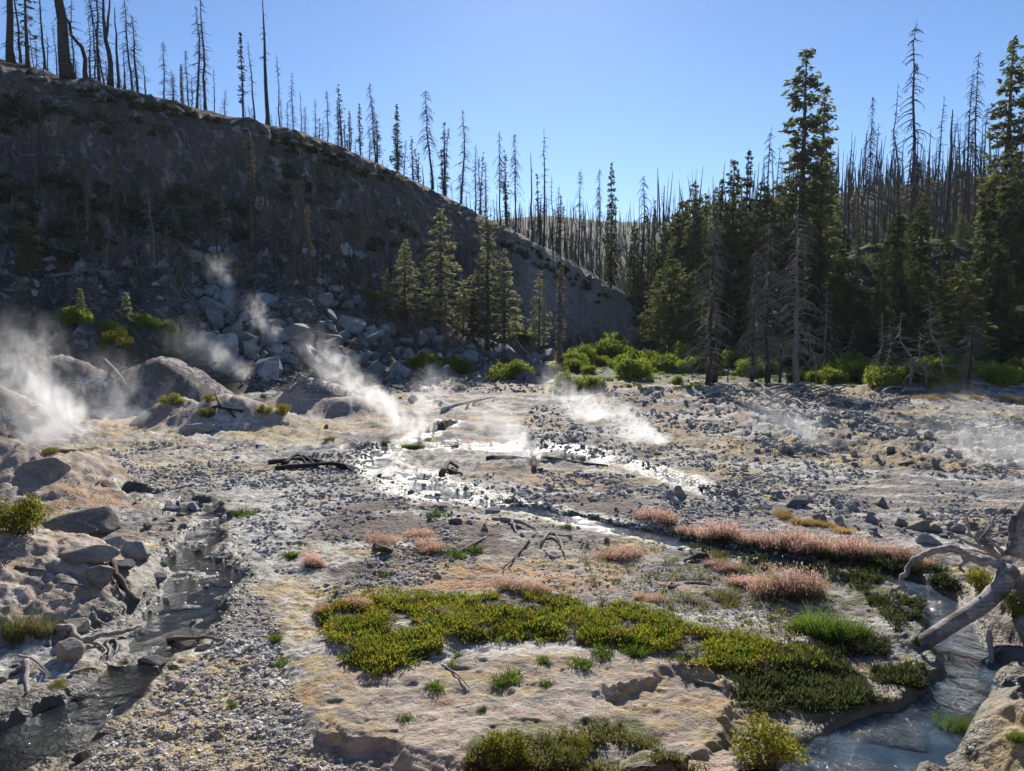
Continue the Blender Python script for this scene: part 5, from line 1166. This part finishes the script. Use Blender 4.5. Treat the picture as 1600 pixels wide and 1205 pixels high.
for i, (pts, r0, lab) in enumerate([
    ([(1085, 1068, 10.0), (1120, 1075, 9.95), (1150, 1085, 9.9)], .03, 'brown stick pointing over the orange notch'), ([(1150, 1104, 9.7), (1195, 1102, 9.75), (1240, 1110, 9.7)], .025, 'pale stick lying below the dark broken root'), ([(1175, 1095, 9.85), (1215, 1108, 9.7), (1240, 1118, 9.6)], .02, 'thin stick crossing the pale one below the broken root'), ([(1210, 1050, 10.5), (1218, 1042, 10.6)], .03, 'white stub standing in the herbs beside the log'),
    ([(690, 1040, 10.65), (718, 1060, 10.4), (733, 1078, 10.25)], .015, 'short white twig lying on the bare mud'), ([(1070, 880, 15.1), (1085, 872, 15.3), (1105, 875, 15.3)], .03, 'small log among stones near the faint pink grass'), ([(760, 843, 16.7), (735, 855, 16.2), (708, 870, 15.7)], .03, 'pale straight stick slanting by the dark cushion'), ([(828, 845, 16.8), (810, 868, 15.9), (785, 892, 14.8)], .03, 'dark slanting branch beside the bare crust')]):
    pts = [(u, v, max(7., hit(u, v).y)) for u, v, d in pts]; pts = [(u, v - 3, y) for u, v, y in pts]
    wood('stick', [(pts, r0, r0 * .5)], 'wood_pale' if 'pale' in lab or 'white' in lab else 'root', lab, 'stick', 90 + i)
def gwood(name, lines, mat, lab, cat, seed, lift=2, group=None):
    """pieces lying on the ground: each line is photo points, radius in photo pixels and lift of each point in photo pixels"""
    L = []
    for pts, r in lines:
        q = [(p[0], p[1] - (p[2] if len(p) > 2 else lift), hit(p[0], p[1]).y) for p in pts]
        L.append((q, r * q[0][2] / FPX, r * .5 * q[-1][2] / FPX))
    return wood(name, L, mat, lab, cat, seed, group)
gwood('driftwood', [([(172, 868), (178, 895), (190, 915, 6), (210, 938), (218, 940)], 6), ([(180, 905), (195, 916), (200, 920)], 3.5), ([(168, 885), (180, 915), (196, 940)], 2), ([(160, 890), (172, 880), (182, 896)], 2.5)], 'root', 'forked dark root reaching down into the left stream', 'driftwood', 110)
gwood('driftwood', [([(88, 990, 8), (110, 995, 14), (125, 1010, 10), (150, 1004, 10), (190, 996, 10), (220, 984, 8)], 6), ([(105, 996, 2), (125, 1005, 6), (150, 1010, 4)], 4), ([(130, 968), (140, 985, 4), (152, 992, 4)], 2.5), ([(145, 958), (152, 974, 4), (172, 982, 4)], 3), ([(85, 988), (78, 1004), (86, 1020)], 3), ([(150, 1006), (165, 1018), (158, 1030)], 3), ([(165, 1003), (172, 1018), (168, 1030)], 2.5), ([(180, 1000), (184, 1012), (178, 1024)], 2)], 'wood_log', 'tangle of bleached roots overhanging the left stream', 'driftwood', 120)
gwood('driftwood', [([(30, 1032, 8), (55, 1040, 8), (82, 1062, 4)], 2.5), ([(42, 1040, 8), (40, 1065, 6), (42, 1086, 2)], 5), ([(0, 1066, 4), (22, 1054, 5), (40, 1046, 6)], 6), ([(60, 1048, 4), (80, 1064, 4)], 2)], 'wood_pale', 'pale broken sticks below the olive grass on the left bank', 'driftwood', 130)
for i, (lines, mat, lab) in enumerate([
    ([([(110, 1055, 2), (130, 1050, 4), (150, 1047, 3)], 2.5)], 'wood_log', 'thin stick pointing out over the left stream below the roots'), ([([(25, 888), (50, 891), (72, 894)], 3)], 'root', 'brown stick lying on the tan bank'), ([([(75, 910), (115, 915), (160, 922)], 2.5)], 'root', 'long thin stick lying across the tan bank'),
    ([([(262, 1006, 6), (320, 1002, 6), (345, 1004, 4)], 3.5)], 'root', 'brown stick lying on the short stone dam'), ([([(160, 560), (185, 590, 6), (205, 618, 4), (222, 640)], 2.2)], 'wood_pale', 'white slender pole leaning down the steaming gully'), ([([(70, 435, 2), (110, 432, 5), (150, 430, 8), (178, 440, 2)], 2.5), ([(90, 434), (75, 428, 6), (66, 420, 6)], 1.2), ([(120, 432, 4), (100, 445), (95, 455)], 1.2), ([(140, 432, 6), (160, 424, 8), (176, 418, 10)], 1.2), ([(150, 434, 4), (150, 448), (140, 458)], 1.)], 'bark_grey', 'fallen grey dead tree on the slope above the left knoll'),
    ([([(690, 642), (730, 632, 3), (772, 624, 4)], 3), ([(740, 634), (755, 622, 4)], 1.5)], 'wood_log', 'fallen log at the foot of the talus behind the steam'), ([([(420, 726), (480, 722, 4), (540, 734, 2)], 5), ([(440, 728), (470, 716, 5), (500, 735)], 3), ([(470, 716, 4), (490, 740)], 2), ([(430, 735), (520, 728, 4), (555, 740)], 4)], 'bark_burnt', 'dark pile of roots on the grey flat left of the shallows'), ([([(95, 707), (125, 705, 2), (150, 699, 2)], 3)], 'root', 'dark log lying behind the capped boulder'),
    ([([(770, 812), (800, 818, 5), (825, 826, 5), (840, 832), (832, 840)], 3.5), ([(800, 818, 5), (806, 832), (815, 840)], 2)], 'wood_pale', 'curled white driftwood beside the narrow stream'), ([([(845, 852), (860, 838, 6), (875, 850, 6), (880, 868)], 3), ([(860, 840, 5), (895, 842, 4)], 2.5), ([(850, 860), (862, 872), (876, 870)], 3)], 'wood_log', 'looped driftwood tangle right of the curled white piece'), ([([(380, 645), (340, 640, 4), (318, 648, 6)], 3), ([(345, 640, 4), (335, 620, 8)], 2), ([(355, 642, 3), (368, 655)], 2)], 'bark_burnt', 'charred branch lying on the crest of the pink mound'),
    ([([(800, 525), (815, 545, 3), (832, 560, 2)], 2)], 'wood_pale', 'pale leaning pole under the right hand pale pine'), ([([(1100, 886), (1120, 884, 2), (1140, 882)], 3)], 'wood_log', 'grey weathered plank of driftwood by the dark low rock'), ([([(1045, 920), (1080, 912, 2), (1110, 915)], 3)], 'wood_log', 'bleached log in the crust left of the largest pink clump'), ([([(760, 718), (800, 716, 2), (850, 722)], 3)], 'bark_burnt', 'dark log at the far shore of the shallows'), ([([(845, 716), (900, 724, 2), (950, 730)], 3.2)], 'root', 'long dark log along the edge of the bright stream'), ([([(690, 742), (702, 728, 6), (715, 734, 4)], 5), ([(700, 736, 3), (722, 742)], 3)], 'root', 'red brown root stump in the shallows')]):
    gwood('driftwood' if len(lines) > 1 else 'log', lines, mat, lab, 'dead wood', 140 + 7 * i)
for i in range(22):
    u = rt.uniform(30, 900); vv = float(np.interp(u, LU, L_V)) + rt.uniform(12, 150); L = rt.uniform(18, 60); a = rt.normal() * .35
    gwood('log', [([(u - L / 2, vv - L * a / 2), (u, vv, 2), (u + L / 2, vv + L * a / 2 + 6)], 1.3)], 'bark_grey', 'fallen grey trunk lying on the shaded cliff slope', 'log', 600 + i, 1, 'fallen trunks on the cliff slope')
# splintered stump
gwood('tree_stump', [([(834, 735), (833, 722, 8), (828, 712, 12)], 4.5), ([(834, 728, 3), (828, 724, 5)], 2), ([(833, 722, 7), (842, 718, 9)], 2.5), ([(832, 735), (838, 737)], 3)], 'root', 'splintered brown stump standing alone on the flat', 'stump', 290)
# pale sticks in the dead wood belt before the trees
rs_ = np.random.default_rng(19); k = 0
for u, v in scatter_poly([(1080, 600), (1260, 606), (1420, 612), (1420, 640), (1250, 632), (1080, 624)], 80, rs_):
    a = rs_.normal() * .5; L = rs_.uniform(12, 46)
    gwood('stick', [([(u - L / 2, v - a * 5), (u, v, rs_.uniform(2, 8)), (u + L / 2, v + a * 9)], 1.9)], ('wood_pale', 'wood_log')[k % 2], 'bleached stick in the dead wood belt before the trees', 'stick', 400 + k, 1, 'bleached sticks before the trees'); k += 1

# ------------------------------------------------------------------ steam
def steam_mat(name, dens, scale, thr):
    t = NT(name); t.N.remove(t.bsdf)
    oc = t.coord('Object'); sx = t.new('ShaderNodeSeparateXYZ'); t.link(oc, sx.inputs[0])
    wp = t.pos()
    mp = t.new('ShaderNodeMapping'); mp.inputs['Scale'].default_value = (1.25, 1.25, .8); t.link(wp, mp.inputs['Vector'])
    n = t.noise(mp.outputs[0], scale, 6, .66, 1.6); nw = t.noise(wp, scale * .55, 3, .6); nv = t.noise(wp, scale * .6 + .07, 3, .6)
    zz = t.math('MULTIPLY_ADD', sx.outputs[2], .5, .5)                       # 0 at the vent, 1 at the top
    wid = t.math('MULTIPLY_ADD', zz, .60, .38)
    w1 = t.math('MULTIPLY', t.math('SUBTRACT', nw, .5), 1.8); w2 = t.math('MULTIPLY', t.math('SUBTRACT', nv, .5), 1.8)
    x = t.math('DIVIDE', t.math('ADD', sx.outputs[0], w1), wid); y = t.math('DIVIDE', t.math('ADD', sx.outputs[1], w2), wid)
    r2 = t.math('ADD', t.math('MULTIPLY', x, x), t.math('MULTIPLY', y, y))
    rim = t.math('ADD', t.math('MULTIPLY', sx.outputs[0], sx.outputs[0]), t.math('MULTIPLY', sx.outputs[1], sx.outputs[1]))
    rad = t.math('MULTIPLY', t.math('SUBTRACT', 1., r2, None, True), t.math('SUBTRACT', 1., rim, None, True))
    zf_ = t.math('MULTIPLY', t.ramp(zz, [(.0, 0), (.10, 1)]), t.ramp(zz, [(.15, 1), (.55, .45), (.98, 0)]))
    shape = t.math('MULTIPLY', rad, zf_)
    d = t.math('SUBTRACT', t.math('ADD', n, t.math('MULTIPLY', shape, .16)), thr)
    d = t.math('MULTIPLY', t.math('MAXIMUM', d, 0.), t.math('MULTIPLY', shape, dens))
    v = t.new('ShaderNodeVolumePrincipled'); v.inputs['Color'].default_value = (1, 1, 1, 1); v.inputs['Anisotropy'].default_value = .4
    t.link(d, v.inputs['Density']); t.link(v.outputs[0], t.out.inputs['Volume'])
    return t.m
M['steam'] = steam_mat('steam', 7.5, 1.25, .47)
M['steam_thin'] = steam_mat('thin_steam', 2.2, .9, .45)
def steam(base, top, wpx, mat, label, thick=.7):
    b = hit(*base); t_ = P(top[0], top[1], b.y + 1.0)
    import bmesh
    bm = bmesh.new(); bmesh.ops.create_icosphere(bm, subdivisions=2, radius=1.12)
    for v in bm.verts: v.co.z = max(-1., min(1., v.co.z))
    me = bpy.data.meshes.new('steam'); bm.to_mesh(me); bm.free()
    ax = t_ - b; L = ax.length
    o = obj('steam_plume', me, M[mat]); o.location = (b + t_) / 2
    o.rotation_euler = ax.to_track_quat('Z', 'Y').to_euler(); w = px(wpx, b) * .5
    o.scale = (w, w * thick, L / 2)
    return tag(o, label, 'steam', 'steam plumes')
for base, top, w, m, lab in [
    ((438, 552), (385, 455), 72, 'steam', 'steam jet rising from the talus boulders'), ((368, 490), (335, 395), 84, 'steam', 'detached steam puff drifting before the shaded slope'), ((390, 596), (260, 505), 130, 'steam_thin', 'thin steam drifting over the rocks behind the pink mound'),
    ((640, 680), (460, 515), 140, 'steam', 'long steam trail slanting left over the pale mounds'), ((645, 690), (690, 570), 120, 'steam', 'steam rising behind the shallows before the bright bushes'), ((850, 725), (715, 610), 150, 'steam', 'brightest steam cloud over the centre of the shallows'), ((125, 705), (-10, 490), 230, 'steam', 'largest steam cloud in the gully at the left edge'), ((190, 670), (170, 540), 170, 'steam_thin', 'steam behind the white slender pole'),
    ((50, 705), (20, 590), 230, 'steam_thin', 'low steam hanging over the left clay mound'), ((945, 660), (835, 585), 140, 'steam', 'steam before the low bushes at the edge of the flat'), ((1050, 695), (900, 615), 140, 'steam', 'low steam over the white crust in the middle distance'), ((1310, 700), (1150, 620), 150, 'steam_thin', 'thin steam over the white patch on the right'), ((1640, 730), (1430, 630), 240, 'steam_thin', 'faint steam over the rubble field at the right edge')]:
    steam(base, top, w, m, lab)

# ------------------------------------------------------------------ haze: closed box of even, pale air round the camera and the whole scene
hb_ = MB(); x0, x1, y0, y1, z0_, z1_ = -2000, 2000, -110, 940, -6, 112
hb_.add([(x0, y0, z0_), (x1, y0, z0_), (x1, y1, z0_), (x0, y1, z0_), (x0, y0, z1_), (x1, y0, z1_), (x1, y1, z1_), (x0, y1, z1_)], None, [(0, 3, 2, 1), (4, 5, 6, 7), (0, 1, 5, 4), (1, 2, 6, 5), (2, 3, 7, 6), (3, 0, 4, 7)])
t_ = NT('haze'); t_.N.remove(t_.bsdf)
v_ = t_.new('ShaderNodeVolumePrincipled'); v_.inputs['Color'].default_value = (.78, .89, 1, 1); v_.inputs['Density'].default_value = HAZE; v_.inputs['Anisotropy'].default_value = .3
t_.link(v_.outputs[0], t_.out.inputs['Volume'])
tag(obj('haze', hb_.mesh('haze'), t_.m), 'thin bluish haze filling the valley', None, None, 'stuff')
